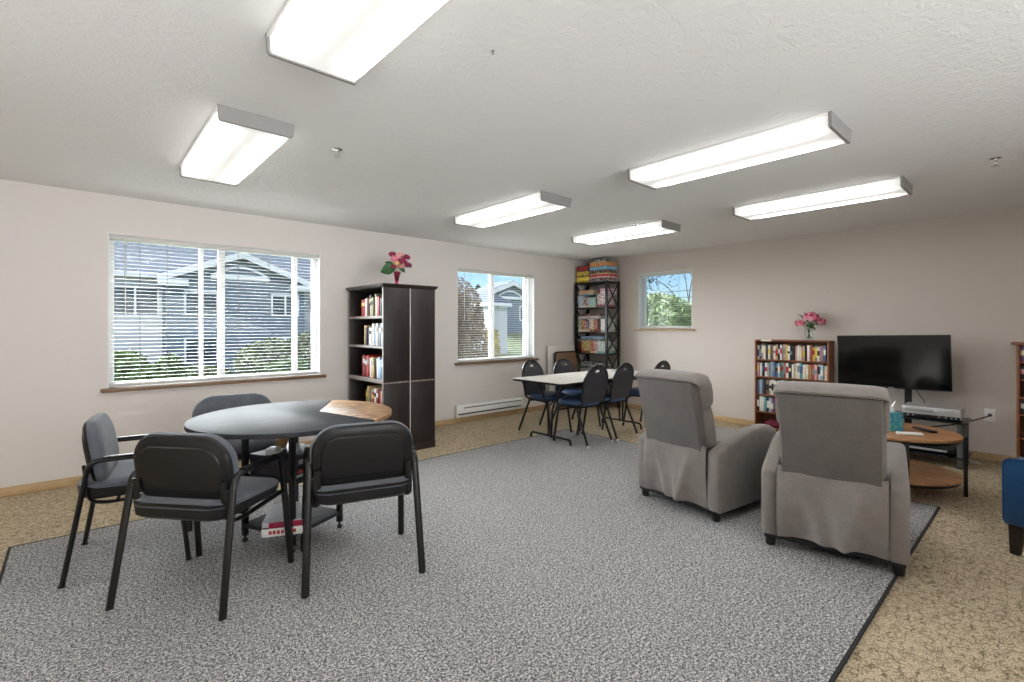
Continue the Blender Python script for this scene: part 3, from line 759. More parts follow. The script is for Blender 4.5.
upright(.885, [(.06, .19, (100, 56, 52), (60, 36, 36), 'maroon'), (.06, .19, (220, 194, 110), (176, 88, 74), 'yellow and red'), (.075, .19, (220, 206, 150), (130, 106, 78), 'straw'), (.06, .19, (194, 112, 84), (228, 206, 140), 'orange red'), (.07, .19, (208, 150, 160), (238, 224, 222), 'pink'), (.12, .19, (214, 216, 210), (120, 164, 160), 'white and teal')], 'third tier')
tbox(5.05, 1.0772, .46, .038, (84, 104, 118), (190, 176, 140), 'slate game box lying across the third tier boxes')
tbox(5.03, 1.1158, .40, .042, (160, 186, 210), (96, 120, 166), 'sky blue game box topmost on the third tier')
stack(5.03, .49, [(.48, .065, (52, 58, 64), (206, 206, 202), None, 'dark'), (.46, .06, (206, 200, 192), (140, 80, 70), None, 'white and brown'), (.46, .06, (56, 72, 80), (180, 188, 180), None, 'dark teal'), (.44, .055, (74, 78, 84), (224, 224, 220), None, 'grey')], 'tall shelf\'s fourth tier')
stack(5.03, .10, [(.48, .07, (112, 50, 48), (206, 190, 164), None, 'red and tan'), (.46, .06, (62, 80, 112), (206, 206, 206), None, 'blue')], 'tall shelf\'s bottom tier')

# ------------------------------------------------------------------ leaning boards, heater
lb_ = MB(); lb_.box((0, 0, .505), (.64, .022, 1.01), .004)
o = tag(lb_.build('leaning_board', M['board'], loc=(5.86, 5.235, .002)), 'white panel leaning on the wall beside the tall shelf', 'board')
o.rotation_euler = (math.radians(-5.), 0, 0)
t = thing('folded_table', 'folded brown tabletop with dark rim leaning on the white panel', 'folded table', (5.86, 5.15, .004), 0)
t.rotation_euler = (math.radians(-4.5), 0, 0)
m = MB(); m.prism(rrect(.54, .92, .06, .06, 6), -.012, .010, fn=lambda p: Vector((p.x, -p.z, p.y+.46)), bev=.003); m.build('rim', M['black_plastic'], t)
m = MB(); m.prism(rrect(.49, .87, .05, .05, 6), -.002, .0135, fn=lambda p: Vector((p.x, -p.z, p.y+.46)), bev=.002); m.build('tabletop', M['brownboard'], t)
ht_ = thing('baseboard_heater', 'white electric baseboard heater on the wall under second window', 'heater', (4.40, YL-.014, .0), 0)
m = MB(); prof = [(0, .085), (-.05, .085), (-.062, .10), (-.062, .125), (-.045, .125), (-.045, .135), (-.062, .14), (-.062, .215), (-.05, .232), (-.03, .232), (-.03, .238), (0, .248)]
m.loft([[(-.60, y, z) for y, z in prof], [(.60, y, z) for y, z in prof]]); m.build('cover', M['white'], ht_)
m = MB(); m.b2(-.50, .58, -.0635, -.058, .205, .217, .001); m.build('upper_grille', M['black_plastic'], ht_)
m = MB(); m.b2(-.58, .58, -.0632, -.044, .122, .136, .001); m.build('lower_grille', M['black_plastic'], ht_)
m = MB(); m.b2(-.605, -.598, -.064, 0, .083, .25, .002); m.b2(.598, .605, -.064, 0, .083, .25, .002); m.build('end_cap', M['white'], ht_)

# ------------------------------------------------------------------ recliners
def recliner():
    t = thing('recliner', 'x', 'armchair', (0, 0, RZ), 0, 'grey pushback recliners')
    F, FB = M['recl'], M['recl_dark']
    # arms: side profile in (y,z), rear at y=-.30
    prof = [(-.28, .06), (-.30, .09), (-.300, .432), (-.288, .460), (-.22, .486), (-.05, .535), (.12, .574), (.26, .585), (.36, .575), (.43, .545), (.46, .50), (.465, .42), (.462, .10), (.45, .06)]
    for s in (-1, 1):
        m = MB(); x0, x1 = s*.255, s*.345
        def sc(o, x): return [(x, y+(o if y < 0 else -o)*(1 if True else 0), z+(-o if z > .3 else o*.3)) for y, z in prof]
        xs = [(.012, x0), (.0, x0+s*.012), (.0, x1-s*.022), (.005, x1-s*.008), (.016, x1)]
        m.loft([sc(o_, x_) for o_, x_ in xs]); m.build('arm', F, t, smooth=50)
    # base box and footrest
    m = MB(); m.b2(-.255, .255, -.24, .44, .055, .30, .012); m.build('base', FB, t)
    m = MB(); m.box((0, .455, .24), (.50, .05, .30), .02, 3); m.build('footrest', F, t)
    m = MB(); m.box((0, .19, .40), (.51, .56, .17), .05, 4); m.build('seat_cushion', F, t)
    lean = math.radians(13)
    L = Matrix.Translation((0, -.27, .40)) @ Matrix.Rotation(lean, 4, 'X')
    m = MB(); m.box(L @ Vector((0, .0, .305)), (.462, .085, .485), .009, 3, rot=Matrix.Rotation(lean, 4, 'X')); bp = m.build('back_panel', FB, t)
    m = MB(); m.tube([L @ Vector((x, -.043, .068)) for x in (-.225, 0, .225)], .004, 6); m.build('piping', F, bp)
    # front back cushion: lower lumbar bulge + head pillow rolled over the top
    def cush(z0, z1, y0, y1, w, bul):
        mm = MB(); n = 10; rings = []
        for k in range(n+1):
            a = PI*k/n; zz = (z0+z1)/2-(z1-z0)/2*math.cos(a); q = max(.12, math.sin(a)**.45)
            ww = w*(.93+.07*q); dd = (y1-y0)*q
            rings.append([L @ Vector((x*ww/w, (y0+y1)/2+(y-0)*q, zz)) for x, y in rrect(w, (y1-y0), .05, .03, 5)])
        mm.loft(rings); return mm
    cush(.05, .36, .03, .155, .505, .03).build('lumbar_cushion', F, t)
    m = MB(); n = 16; out = []
    # head pillow profile in (y,z) of the leaned frame, wrapping the panel's top edge
    hp = [(.035, .33), (.10, .325), (.15, .35), (.168, .42), (.165, .49), (.14, .55), (.09, .58), (.02, .59), (-.035, .585), (-.056, .572), (-.054, .560), (-.04, .552), (.03, .55)]
    rings = []
    for x, k in ((-.262, .55), (-.256, .8), (-.242, .95), (-.20, 1.), (-.07, 1.02), (.07, 1.02), (.20, 1.), (.242, .95), (.256, .8), (.262, .55)):
        cy, cz = .06, .47
        rings.append([L @ Vector((x, cy+(y-cy)*k, cz+(z-cz)*(k if z > .45 else (.5+.5*k)))) for y, z in hp])
    m.loft(rings); m.build('head_cushion', F, t, smooth=60)
    # fabric skirt hanging behind, rippled
    m = MB(); nx, nz = 40, 22; rows_ = []
    def skirt(u, v, inner):
        x = (u-.5)*.515; z = .492-(.492-.075-.02*math.sin(u*3.2))*v
        y0 = -.318-.016*math.sin(PI*v)-.006*(1-v)
        fold = .024*math.sin(u*9.+v*2.4+.6)*v+.038*math.exp(-((u-.22-.22*v)/.065)**2)*v*(1-.3*v)+.034*math.exp(-((u-.80+.16*v)/.055)**2)*v+.022*math.exp(-((u-.52-.1*v)/.045)**2)*v*v
        edge = .012*(math.exp(-((u)/.05)**2)+math.exp(-((1-u)/.05)**2))
        return Vector((x, y0-fold+edge+(.008 if inner else 0), z))
    gr = [[[m.bm.verts.new(skirt(i/nx, j/nz, k)) for i in range(nx+1)] for j in range(nz+1)] for k in (0, 1)]
    for k in (0, 1):
        for j in range(nz):
            for i in range(nx): m.bm.faces.new((gr[k][j][i], gr[k][j][i+1], gr[k][j+1][i+1], gr[k][j+1][i]))
    for j in range(nz):
        for i in (0, nx): m.bm.faces.new((gr[0][j][i], gr[0][j+1][i], gr[1][j+1][i], gr[1][j][i]))
    for i in range(nx):
        for j in (0, nz): m.bm.faces.new((gr[0][j][i], gr[0][j][i+1], gr[1][j][i+1], gr[1][j][i]))
    m.build('back_skirt', F, t, smooth=60)
    m = MB(); m.b2(-.33, .33, -.285, -.265, .05, .075, .003); m.build('rear_rail', M['black_plastic'], t)
    for s in (-1, 1):
        for y in (-.255, .40):
            m = MB(); m.lathe([(.0, 0), (.024, 0), (.026, .01), (.03, .062), (.0, .062)], c=(s*.30, y, 0), seg=14); m.build('foot', M['black_plastic'], t)
    return t
RC = recliner()
def putr(first, mx, my, head, label):
    return put(RC, first, *off(mx, my, head, .30), head, label)
putr(True, 3.175, 1.795, -8, 'grey fabric recliner seen from behind, beside the long table\'s chairs')
putr(False, 3.10, .815, 11, 'grey fabric recliner seen from behind, in front of the television')

# ------------------------------------------------------------------ media bookcase with video cases
MX0, MX1, MY0, MY1, MH = 6.43, 6.635, 1.70, 2.52, 1.15
mb_ = thing('media_bookcase', 'reddish brown bookcase full of video cases beside the television', 'bookcase', (MX0, (MY0+MY1)/2, 0), 0)
wd = (MY1-MY0)/2; dp = MX1-MX0; ms = [.05, .245, .462, .688, .905]
for s in (-1, 1):
    m = MB(); m.b2(0, dp, s*wd, s*(wd-.018), 0, MH-.018, .002); m.build('side_panel', M['cherry'], mb_)
m = MB(); m.b2(0, dp, -wd, wd, MH-.018, MH, .002); m.build('top_panel', M['cherry'], mb_)
m = MB(); m.b2(dp-.006, dp, -wd+.018, wd-.018, .02, MH-.02); m.build('back_panel', M['cherry_in'], mb_)
for z in ms:
    m = MB(); m.b2(.002, dp-.006, -wd+.018, wd-.018, z-.016, z, .002); m.build('shelf', M['cherry'], mb_)
m = MB(); m.b2(.006, .016, -wd+.018, wd-.018, 0, .034); m.build('kick_board', M['cherry'], mb_)
m = MB(); m.b2(-.0015, .0, wd-.20, wd-.075, MH-.020, MH+.004, .0004); m.build('paper_label', M['paper'], mb_)
vrows = [(.905, 'wkewkwuwakwpywkkpwcpkwryowpbw', 'top shelf'), (.688, 'pwkwelbbltrwkwcwtwcfrpwlw', 'second shelf'), (.462, 'blnkuwwwclwkrebw', 'third shelf'), (.245, 'kwwtklvrwkupwewk', 'fourth shelf')]
for z, s, nm in vrows:
    y = MY1-.022; n = len(s); unit = (MY1-MY0-.05)/n if n > 20 else .0285
    for i, q in enumerate(s):
        if y-unit < MY0+.021: break
        th = unit*random.uniform(.86, 1.0); c = tuple(int(v*.72+k_*.28) for v, k_ in zip(P[q], (196, 192, 186))) if q not in 'kw' else P[q]
        if i and random.random() < .04: y -= .006
        book((MX0+random.uniform(.012, .03), y-th/2, z), th-.001, random.uniform(.165, .192), random.uniform(.11, .135), c,
             '%s video case, %s from left on reddish bookcase\'s %s' % (colname(P[q]), ORD[i], nm), 'video cases in the reddish bookcase',
             name='video_case', cat='video case', band=(P[random.choice('wkrybce')], random.uniform(.2, .5), random.uniform(.6, .85)) if random.random() < .7 else None)
        y -= unit
m = MB(); m.lathe([(.0, 0), (.07, .0), (.10, .02), (.10, .05), (.06, .085), (.0, .095)], seg=18, sx=.8, sy=1.25)
tag(m.build('cloth_bundle', cmat((112, 36, 58), .9), loc=(MX0+.11, MY1-.20, .0505)), 'maroon cloth bundle on the reddish bookcase\'s bottom shelf', 'cloth')
m = MB(); m.b2(-.05, .05, -.06, .06, 0, .10, .004); m.b2(-.052, .052, -.062, .062, .085, .115, .003, mi=1)
tag(m.build('small_carton', [cmat((210, 216, 222)), cmat((186, 196, 206))], loc=(MX0+.08, MY1-.40, .0505)), 'pale carton on the reddish bookcase\'s bottom shelf', 'carton')
vt = thing('rose_vase', 'clear glass vase of pink roses on the reddish bookcase', 'vase', (6.53, 1.935, MH+.0005), 0)
m = MB(); m.lathe([(.0, 0), (.042, 0), (.046, .02), (.047, .15), (.05, .175), (.047, .175), (.043, .15), (.041, .02), (.0, .012)], seg=20); m.build('vase', M['vase_clear'], vt)
m = MB()
for (r, z) in ((-.1, .2), (0., .26), (.1, .22), (.03, .2), (-.04, .22)): m.tube([vp(r*-.25, 0, .02), vp(r*.3, 0, .15), vp(r, 0, z)], .003, 5)
m.build('stem', M['leaf'], vt)
for i, (p_, r) in enumerate((((.0, -.04, .275), .095), ((-.115, -.01, .20), .066), ((.115, -.03, .225), .072), ((.02, .04, .27), .06))):
    m = MB(); petal_ball(m, vp(*p_), r*.98, 60, 30+i, two=True); m.build('rose', [M['petal_pink'], M['petal_deep'], M['petal_rose']], vt, smooth=0, fixn=False)
for b_, t_ in (((0, 0, .2), (-.13, 0, .32)), ((0, 0, .22), (.14, 0, .33)), ((.02, 0, .2), (.2, 0, .29)), ((-.02, 0, .2), (-.15, 0, .25)), ((.02, -.02, .17), (.04, -.06, .12)), ((-.02, -.03, .19), (-.05, -.06, .16)), ((0, 0, .22), (.08, .02, .17)), ((0, -.03, .2), (-.02, -.08, .14)), ((.03, -.03, .21), (.1, -.08, .16)), ((0, 0, .24), (-.06, 0, .34)), ((0, 0, .24), (.06, .01, .35))):
    m = MB(); leafy(m, vp(*b_), vp(*t_), .024); m.build('leaf', M['leaf'], vt, fixn=False)

# ------------------------------------------------------------------ TV on its stand
SX0, SX1, SY0, SY1 = 6.02, 6.46, .50, 1.70
st = thing('tv_stand', 'black glass television stand with grey metal posts', 'stand', ((SX0+SX1)/2, (SY0+SY1)/2, 0), 0)
hx, hy = (SX1-SX0)/2, (SY1-SY0)/2
for z, k in ((.425, 'top_shelf'), (.10, 'lower_shelf')):
    m = MB(); m.prism(rrect(2*hx, 2*hy, .05, .05, 5), z-.010, z, bev=.003); m.build(k, M['smoked'], st)
for (x, y) in ((-hx+.05, -hy+.05), (-hx+.05, hy-.05), (hx-.06, -hy+.05), (hx-.06, hy-.05)):
    m = MB(); m.cyl((x, y, .012), (x, y, .414), .026, 16); m.build('post', M['post'], st)
    m = MB(); m.lathe([(.0, 0), (.03, 0), (.034, .005), (.028, .012), (.0, .012)], c=(x, y, 0), seg=16); m.build('foot', M['black_plastic'], st)
m = MB(); m.b2(hx-.05, hx-.02, -.145, -.085, .10, 1.15, .006); m.build('mast', M['black_metal'], st)
m = MB(); m.b2(hx-.075, hx-.03, -.16, .16, .75, .79, .006); m.b2(hx-.075, hx-.03, -.16, .16, .94, .98, .006); m.build('mount_arm', M['black_metal'], st)
tv = thing('television', 'black flat screen television on the glass stand', 'television', (6.335, 1.115, .947), 0)
tv.rotation_euler = (math.radians(-1.2), 0, math.radians(0))
w2, h2 = .475, .278
m = MB(); m.b2(-.012, .018, -w2, w2, -h2, h2, .005); m.b2(.018, .045, -w2*.6, w2*.6, -h2*.8, h2*.3, .01); m.build('bezel', M['tv_frame'], tv)
m = MB(); m.b2(-.0135, -.011, -w2+.010, w2-.010, -h2+.018, h2-.010, 0); m.build('screen', M['tv'], tv, smooth=0)
m = MB(); m.b2(-.0140, -.0125, -.025, .025, -h2+.004, -h2+.012, 0); m.build('brand_mark', M['silver'], tv, smooth=0)
dv = thing('video_player', 'silver video player on the television stand', 'video player', (6.22, .765, .4255), 0)
m = MB(); m.b2(-.14, .14, -.215, .215, .012, .115, .005); m.build('case', M['silver'], dv)
m = MB(); m.b2(-.1425, -.139, -.21, .21, .014, .042, .001); m.build('front_strip', M['black_plastic'], dv)
m = MB(); m.b2(-.1415, -.139, -.02, .19, .062, .098, .001); m.build('tape_door', mat('silver_door', (160, 160, 160), .4, metal=.3), dv)
for y in (-.18, -.15, -.11, -.06, .13, .17):
    m = MB(); m.cyl((-.1455, y, .028), (-.139, y, .028), .007, 10); m.build('button', M['silver'], dv)
for (x, y) in ((-.11, -.18), (-.11, .18), (.11, -.18), (.11, .18)):
    m = MB(); m.cyl((x, y, 0), (x, y, .013), .012, 10); m.build('foot', M['black_plastic'], dv)
bx = thing('receiver_box', 'black receiver on the television stand\'s lower shelf', 'receiver', (6.24, .80, .1005), 0)
m = MB(); m.b2(-.13, .13, -.2, .2, .008, .055, .004); m.build('case', M['black_plastic'], bx)
m = MB(); m.b2(-.132, -.129, -.15, .15, .02, .04, .001); m.build('front_strip', M['silver'], bx)
def cable(name, pts, r, m_, label):
    m = MB(); m.tube(fillet(pts, .12, 8), r, 6); return tag(m.build(name, m_), label, 'cable')
pc = thing('power_cord', 'black power cord drooping from the wall outlet to the television stand', 'power cord')
m = MB(); m.tube(fillet([(XB-.045, .393, .448), (XB-.085, .42, .435), (6.56, .53, .375), (6.50, .72, .31), (6.50, 1.0, .25), (6.50, 1.10, .19)], .12, 8), .0065, 6); m.build('cable', M['black_plastic'], pc)
cable('video_cable', [(6.385, .93, .72), (6.42, .90, .62), (6.44, .86, .56), (6.40, .84, .50)], .0035, M['black_plastic'], 'thin black cable hanging from the television to the player')
cable('floor_cable', [(6.56, .66, .006), (6.50, .50, .006), (6.42, .44, .006), (6.40, .50, .006), (6.50, .58, .006), (6.58, .58, .006)], .004, M['board'], 'white cable coiled on the carpet by the television stand')
cable('loose_cable', [(6.20, 1.02, .1635), (6.15, .9, .1635), (6.18, .78, .162), (6.26, .72, .163), (6.22, .65, .162)], .004, M['cord'], 'tangled grey cable lying on the receiver box')
ot = thing('wall_outlet', 'white wall outlet with a black plug beside the television', 'outlet', (XB, .393, .448), 0)
m = MB(); m.b2(-.006, 0, -.04, .04, -.062, .062, .003); m.build('cover_plate', M['white'], ot)
m = MB(); m.b2(-.0085, -.005, -.017, .017, .008, .042, .003); m.b2(-.0085, -.005, -.017, .017, -.042, -.008, .003); m.build('receptacle', M['vinyl'], ot)
m = MB(); m.cyl((-.008, 0, .0), (-.042, 0, .0), .016, 12, .009); m.build('plug', M['black_plastic'], pc, loc=(XB-.001, .393, .448))

# ------------------------------------------------------------------ coffee table with things on it
ct = thing('coffee_table', 'round two-tier coffee table with wood tops and black frame', 'coffee table', (4.96, .848, 0), 0)
for z, nm in ((.475, 'tabletop'), (.162, 'lower_shelf')):
    m = MB(); m.lathe([(.0, z-.020), (.407, z-.020), (.412, z-.016), (.412, z-.004), (.409, z), (.0, z)], seg=64); m.build(nm, M['rustic2'], ct)
for a in (-71, 19, 109, 199):
    x, y = .423*math.cos(math.radians(a)), .437*math.sin(math.radians(a))
    m = MB(); m.box((x, y, .232), (.024, .024, .464), .002, rot=math.radians(a)); m.build('leg', M['black_metal'], ct)
m = MB()
for z in (.445, .132):
    out = [(.398*math.cos(2*PI*k/64), .398*math.sin(2*PI*k/64)) for k in range(64)]; inn = [(p[0]*.96, p[1]*.96) for p in out]
    m.holed(out, inn, z-.012, z+.0095)
m.build('frame_ring', M['black_metal'], ct)
ZT = .4755
tb = thing('tissue_box', 'blue and green tissue box on the coffee table', 'tissue box', (4.925, .875, ZT), math.radians(48))
m = MB(); m.holed(rrect(.125, .125, .004, .004, 2), [(x*.6, y*.6) for x, y in rrect(.07, .05, .024, .024, 4)], .001, .145); m.build('carton', printed((64, 156, 190), (110, 190, 150), 40.), tb)
m = MB(); m.b2(.0626, .0634, -.06, .06, .003, .142, 0); m.b2(-.06, .06, -.0634, -.0626, .003, .142, 0); m.build('side_print', printed((30, 50, 84), (40, 80, 120), 30.), tb)
m = MB()
for k in range(3):
    a = k*2.1; leafy(m, (.0, 0, .11), (.04*math.cos(a), .04*math.sin(a), .205+.015*k), .04)
m.build('tissue', mat('tissue_paper', (240, 240, 238), .9), tb, fixn=False)
m = MB(); m.box((0, 0, .009), (.05, .19, .017), .006, 3); rm = thing('remote_control', 'black remote control lying on the coffee table', 'remote control', (5.07, .675, ZT), math.radians(-42))
m.build('body', M['black_plastic'], rm)
for i in range(8):
    m = MB(); m.cyl((-.012+.012*(i % 3), -.07+.04*(i//3), .017), (-.012+.012*(i % 3), -.07+.04*(i//3), .0195), .004, 8); m.build('button', M['cord'], rm)
rm = thing('remote_control', 'white remote control beside the tissue box', 'remote control', (4.785, .725, ZT), math.radians(25))
m = MB(); m.box((0, 0, .011), (.05, .165, .021), .008, 3); m.build('body', M['white'], rm)
m = MB(); m.cyl((0, .05, .021), (0, .05, .0235), .014, 14); m.build('button', M['silver'], rm)

# ------------------------------------------------------------------ right-hand bookcase and blue chair
RX0, RX1, RY1, RY0, RH = 6.40, 6.635, .205, -.62, 1.165
rb = thing('wooden_bookcase', 'brown bookcase of dark books cut by the right edge', 'bookcase', (RX0, (RY0+RY1)/2, 0), 0)
wd = (RY1-RY0)/2; dp = RX1-RX0; rs = [.06, .335, .50, .665, .835, 1.0]
rs = [.06, .30, .515, .67, .835, .995]
for s in (-1, 1):
    m = MB(); m.b2(0, dp, s*wd, s*(wd-.02), 0, RH-.02, .002); m.build('side_panel', M['cherry'], rb)
m = MB(); m.b2(-.02, dp, -wd-.035, wd+.035, RH-.02, RH+.004, .004); m.build('top_panel', M['cherry'], rb)
m = MB(); m.b2(dp-.006, dp, -wd+.02, wd-.02, .02, RH-.02); m.build('back_panel', M['cherry_in'], rb)
for z in rs:
    m = MB(); m.b2(.002, dp-.006, -wd+.02, wd-.02, z-.016, z, .002); m.build('shelf', M['cherry'], rb)
for z, s, nm in ((.995, 'vmknm', 'top shelf'), (.835, 'keknb', 'second shelf'), (.515, 'kgkbn', 'fourth shelf')):
    y = RY1-.024
    for i, q in enumerate(s):
        th = random.uniform(.025, .034); c = P[q]
        book((RX0+.02, y-th/2, z), th-.001, random.uniform(.115, .14), .12, c, '%s book, %s from left on the right-edge bookcase\'s %s' % (colname(c), ORD[i], nm), 'books in the right-edge bookcase', band=(P[random.choice('wcp')], .4, .75)); y -= th

bc = thing('blue_armchair', 'blue velvet armchair with dark tapered legs at right edge', 'armchair', (4.21, -.335, 0), math.radians(-22))
V = M['blue_velvet']     # local: faces +y
for s in (-1, 1):
    prof = [(-.36, .175), (-.385, .20), (-.40, .60), (-.39, .81), (-.36, .84), (-.32, .83), (-.20, .785), (-.06, .725), (.10, .645), (.22, .578), (.30, .556), (.375, .55), (.396, .535), (.402, .51), (.40, .20), (.385, .175)]
    def sc(o, x): return [(x, y*(1-o*2.2), z-(o if z > .4 else -o*.4)) for y, z in prof]
    m = MB(); m.loft([sc(.012, s*.26), sc(0, s*.275), sc(0, s*.375), sc(.004, s*.385), sc(.014, s*.392)]); m.build('arm', V, bc, smooth=50)
    m = MB(); m.tube([(s*.385, y, z) for y, z in prof[3:]], .006, 6); m.tube([(s*.268, .398, z) for z in (.19, .4, .535)], .005, 6); m.build('piping', V, bc)
m = MB(); m.b2(-.258, .258, -.30, .37, .18, .34, .02, 3); m.build('base', V, bc)
m = MB(); m.box((0, .06, .405), (.51, .62, .14), .05, 4); m.build('seat_cushion', V, bc)
m = MB(); m.box((0, -.29, .62), (.52, .16, .52), .06, 4, rot=Matrix.Rotation(math.radians(8), 4, 'X')); m.build('backrest', V, bc)
for s in (-1, 1):
    for y in (.355, -.30):
        m = MB(); m.loft([[(s*.345+a*.018, y+b*.018+.01*(1 if y > 0 else -1), 0.0) for a, b in ((1, 1), (-1, 1), (-1, -1), (1, -1))], [(s*.345+a*.03, y+b*.03, .185) for a, b in ((1, 1), (-1, 1), (-1, -1), (1, -1))]]); m.build('leg', M['dark_leg'], bc)

# ------------------------------------------------------------------ outside
GZ = -1.7
g = MB(); n = 12
g.b2(-60, 120, 6.0, 120, GZ-.2, GZ); o = struct(g.build('ground', mat('lawn', (80, 94, 58), .95, var=.3, vscale=.8), smooth=0))
g = MB(); g.b2(7.5, 120, -60, 6.0, GZ-.2, GZ); o = struct(g.build('ground_side', mat('lawn_side', (80, 94, 58), .95, var=.3, vscale=.8), smooth=0))
M['sid_blue'] = NT('blue_lap_siding').m; M['sid_grey'] = NT('pale_grey_lap_siding').m
def siding(m, c):
    t = NT.__new__(NT); t.m = m; t.t = m.node_tree; t.n = t.t.nodes; t.b = t.n['Principled BSDF']
    v = t.coord(); w = t.node('ShaderNodeTexWave', wave_type='BANDS', bands_direction='Z', wave_profile='SAW'); w.inputs['Scale'].default_value = 1.6
    t.link(v, w.inputs['Vector']); t.b.inputs['Base Color'].default_value = (*s2l(c), 1); t.b.inputs['Roughness'].default_value = .7
    t.bump(w.outputs['Fac'], .8, .03)
siding(M['sid_blue'], (108, 124, 138)); siding(M['sid_grey'], (200, 201, 205))
M['ext_trim'] = mat('white_exterior_trim', (226, 228, 230), .6, var=.02)
M['shingle'] = mat('grey_shingles', (82, 92, 108), .9, var=.2, vscale=3.)
M['ext_glass'] = mat('dark_window_glass', (60, 74, 84), .1, var=.3, vscale=1.2)
def house_window(h, x, z, w, ht, y):
    m = MB(); k = .10
    m.b2(x-w/2-k, x+w/2+k, y-.08, y, z-ht/2-k, z-ht/2, .01); m.b2(x-w/2-k, x+w/2+k, y-.08, y, z+ht/2, z+ht/2+k, .01)
    for q in (x-w/2-k/2, x+w/2+k/2, x): m.b2(q-k/2, q+k/2, y-.08, y, z-ht/2, z+ht/2, .01)
    f = m.build('window', M['ext_trim'], h)
    m = MB(); m.b2(x-w/2, x+w/2, y-.03, y-.001, z-ht/2, z+ht/2); m.build('pane', M['ext_glass'], f)
def gable_house(xc, y0, hw, wins, label, depth=9., ez=4.2, pz=5.7, arch=True):
    h = thing('neighbouring_house', label, 'house', (xc, y0, GZ), 0); e, p_ = ez-GZ, pz-GZ
    m = MB(); o = [(-hw, 0), (hw, 0), (hw, e), (0, p_), (-hw, e)]
    m.loft([[(x, 0, z) for x, z in o], [(x, depth, z) for x, z in o]]); m.build('wall', M['sid_blue'], h, smooth=0)
    ov = .45; sl = (p_-e)/hw
    for s in (-1, 1):
        m = MB(); a = [(0, p_+.02), (s*(hw+ov), e-sl*ov+.02), (s*(hw+ov), e-sl*ov+.2), (0, p_+.2)]
        m.loft([[(x, -.5, z) for x, z in a], [(x, depth, z) for x, z in a]]); m.build('roof', M['shingle'], h, smooth=0)
        m = MB(); a = [(0, p_-.24), (s*(hw+ov), e-sl*ov-.22), (s*(hw+ov), e-sl*ov+.16), (0, p_+.16)]
        m.loft([[(x, -.56, z) for x, z in a], [(x, -.49, z) for x, z in a]]); m.build('gable_trim', M['ext_trim'], h, smooth=0)
        m = MB(); m.b2(s*(hw+.35), s*(hw-1.0), -.58, -.02, e-.55, e-.22, .02); m.build('eave_return', M['ext_trim'], h)
    if arch:
        m = MB(); pts = [(x, p_-1.25+.55*(1-(x/1.5)**2)) for x in [-1.5+.15*k for k in range(21)]]
        m.loft([[(x, -.10, z), (x, -.02, z), (x, -.02, z-.16), (x, -.10, z-.16)] for x, z in pts]); m.b2(-1.6, 1.6, -.12, -.02, p_-1.55, p_-1.27, .02); m.build('arch_trim', M['ext_trim'], h)
    for (x, z, w_, hh) in wins: house_window(h, x, z-GZ, w_, hh, -.001)
    return h
h = gable_house(7.45, 33., 3.75, [(-2.05, 2.7, 1.5, 1.25), (2.55, 2.7, 1.5, 1.2), (-2.05, -.05, 1.5, 1.3), (2.55, -.05, 1.5, 1.2)], 'long blue and pale grey house with white gable outside the big window', depth=6.)
gable_house(29.9, 33.5, 4.0, [(2.0, 2.6, 1.5, 1.2)], 'blue gabled house with white trim outside the second window', ez=3.9, pz=5.4, depth=2.5)
qx, qy = -7.45, 1.5
m = MB(); m.b2(-9+qx, 3.9+qx, qy, 9+qy, 0, 4.15-GZ); m.build('side_wall', M['sid_grey'], h, smooth=0)
m = MB(); m.b2(-9.3+qx, 3.6+qx, qy-.5, qy-.2, 4.1-GZ, 4.4-GZ, .02); m.build('fascia', M['ext_trim'], h)
m = MB(); m.loft([[(x+qx, qy-.5, 4.35-GZ), (x+qx, qy+6.0, 7.6-GZ), (x+qx, qy+9., 4.2-GZ)] for x in (-9.3, 18.)]); m.build('main_roof', M['shingle'], h, smooth=0)
house_window(h, 2.45+qx, 2.75-GZ, 2.0, 1.5, qy-.001); house_window(h, -2.5+qx, 2.75-GZ, 2.0, 1.5, qy-.001)
m = MB(); m.b2(11.5+qx, 18.+qx, qy+1.5, qy+9, 0, 4.15-GZ); m.build('side_wall', M['sid_grey'], h, smooth=0)
bk = MB(); rr_ = [(16.5, 14.), (70., 14.), (70., 33.), (16.5, 33.)]
bk.loft([[(x, 15., GZ-.05), (x, 24.5, -.6), (x, 33., .75), (x, 33.4, .75), (x, 33.4, GZ-.05)] for x in (17.5, 70.)])
struct(bk.build('ground_bank', mat('lawn_bank', (88, 100, 64), .95, var=.35, vscale=1.2), smooth=0))
kb = MB(); kb.tube([(19.2, 20.2, -1.02), (20.2, 20.6, -.93), (21.4, 21.8, -.78), (22.0, 23.2, -.62)], .16, 8, .10)
tag(kb.build('garden_kerb', M['ext_trim']), 'pale curved kerb on the grass outside the second window', 'kerb')
sh = thing('garden_shed', 'white shed with grey hipped roof outside the second window', 'shed', (21.6, 25.0, GZ+.25), 0)
m = MB(); m.b2(-1.1, .45, 0, 2.2, 0, 2.5-GZ); m.build('wall', M['sid_grey'], sh, smooth=0)
m = MB(); m.b2(-1.4, .65, -.3, 2.5, 2.45-GZ, 2.7-GZ, .02); m.build('fascia', M['ext_trim'], sh)
m = MB(); m.loft([[(-1.4, -.3, 2.7-GZ), (.65, -.3, 2.7-GZ), (.65, 2.5, 2.7-GZ), (-1.4, 2.5, 2.7-GZ)], [(-.5, 1.0, 3.6-GZ), (-.3, 1.0, 3.6-GZ), (-.3, 1.2, 3.6-GZ), (-.5, 1.2, 3.6-GZ)]]); m.build('roof', M['shingle'], sh, smooth=0)

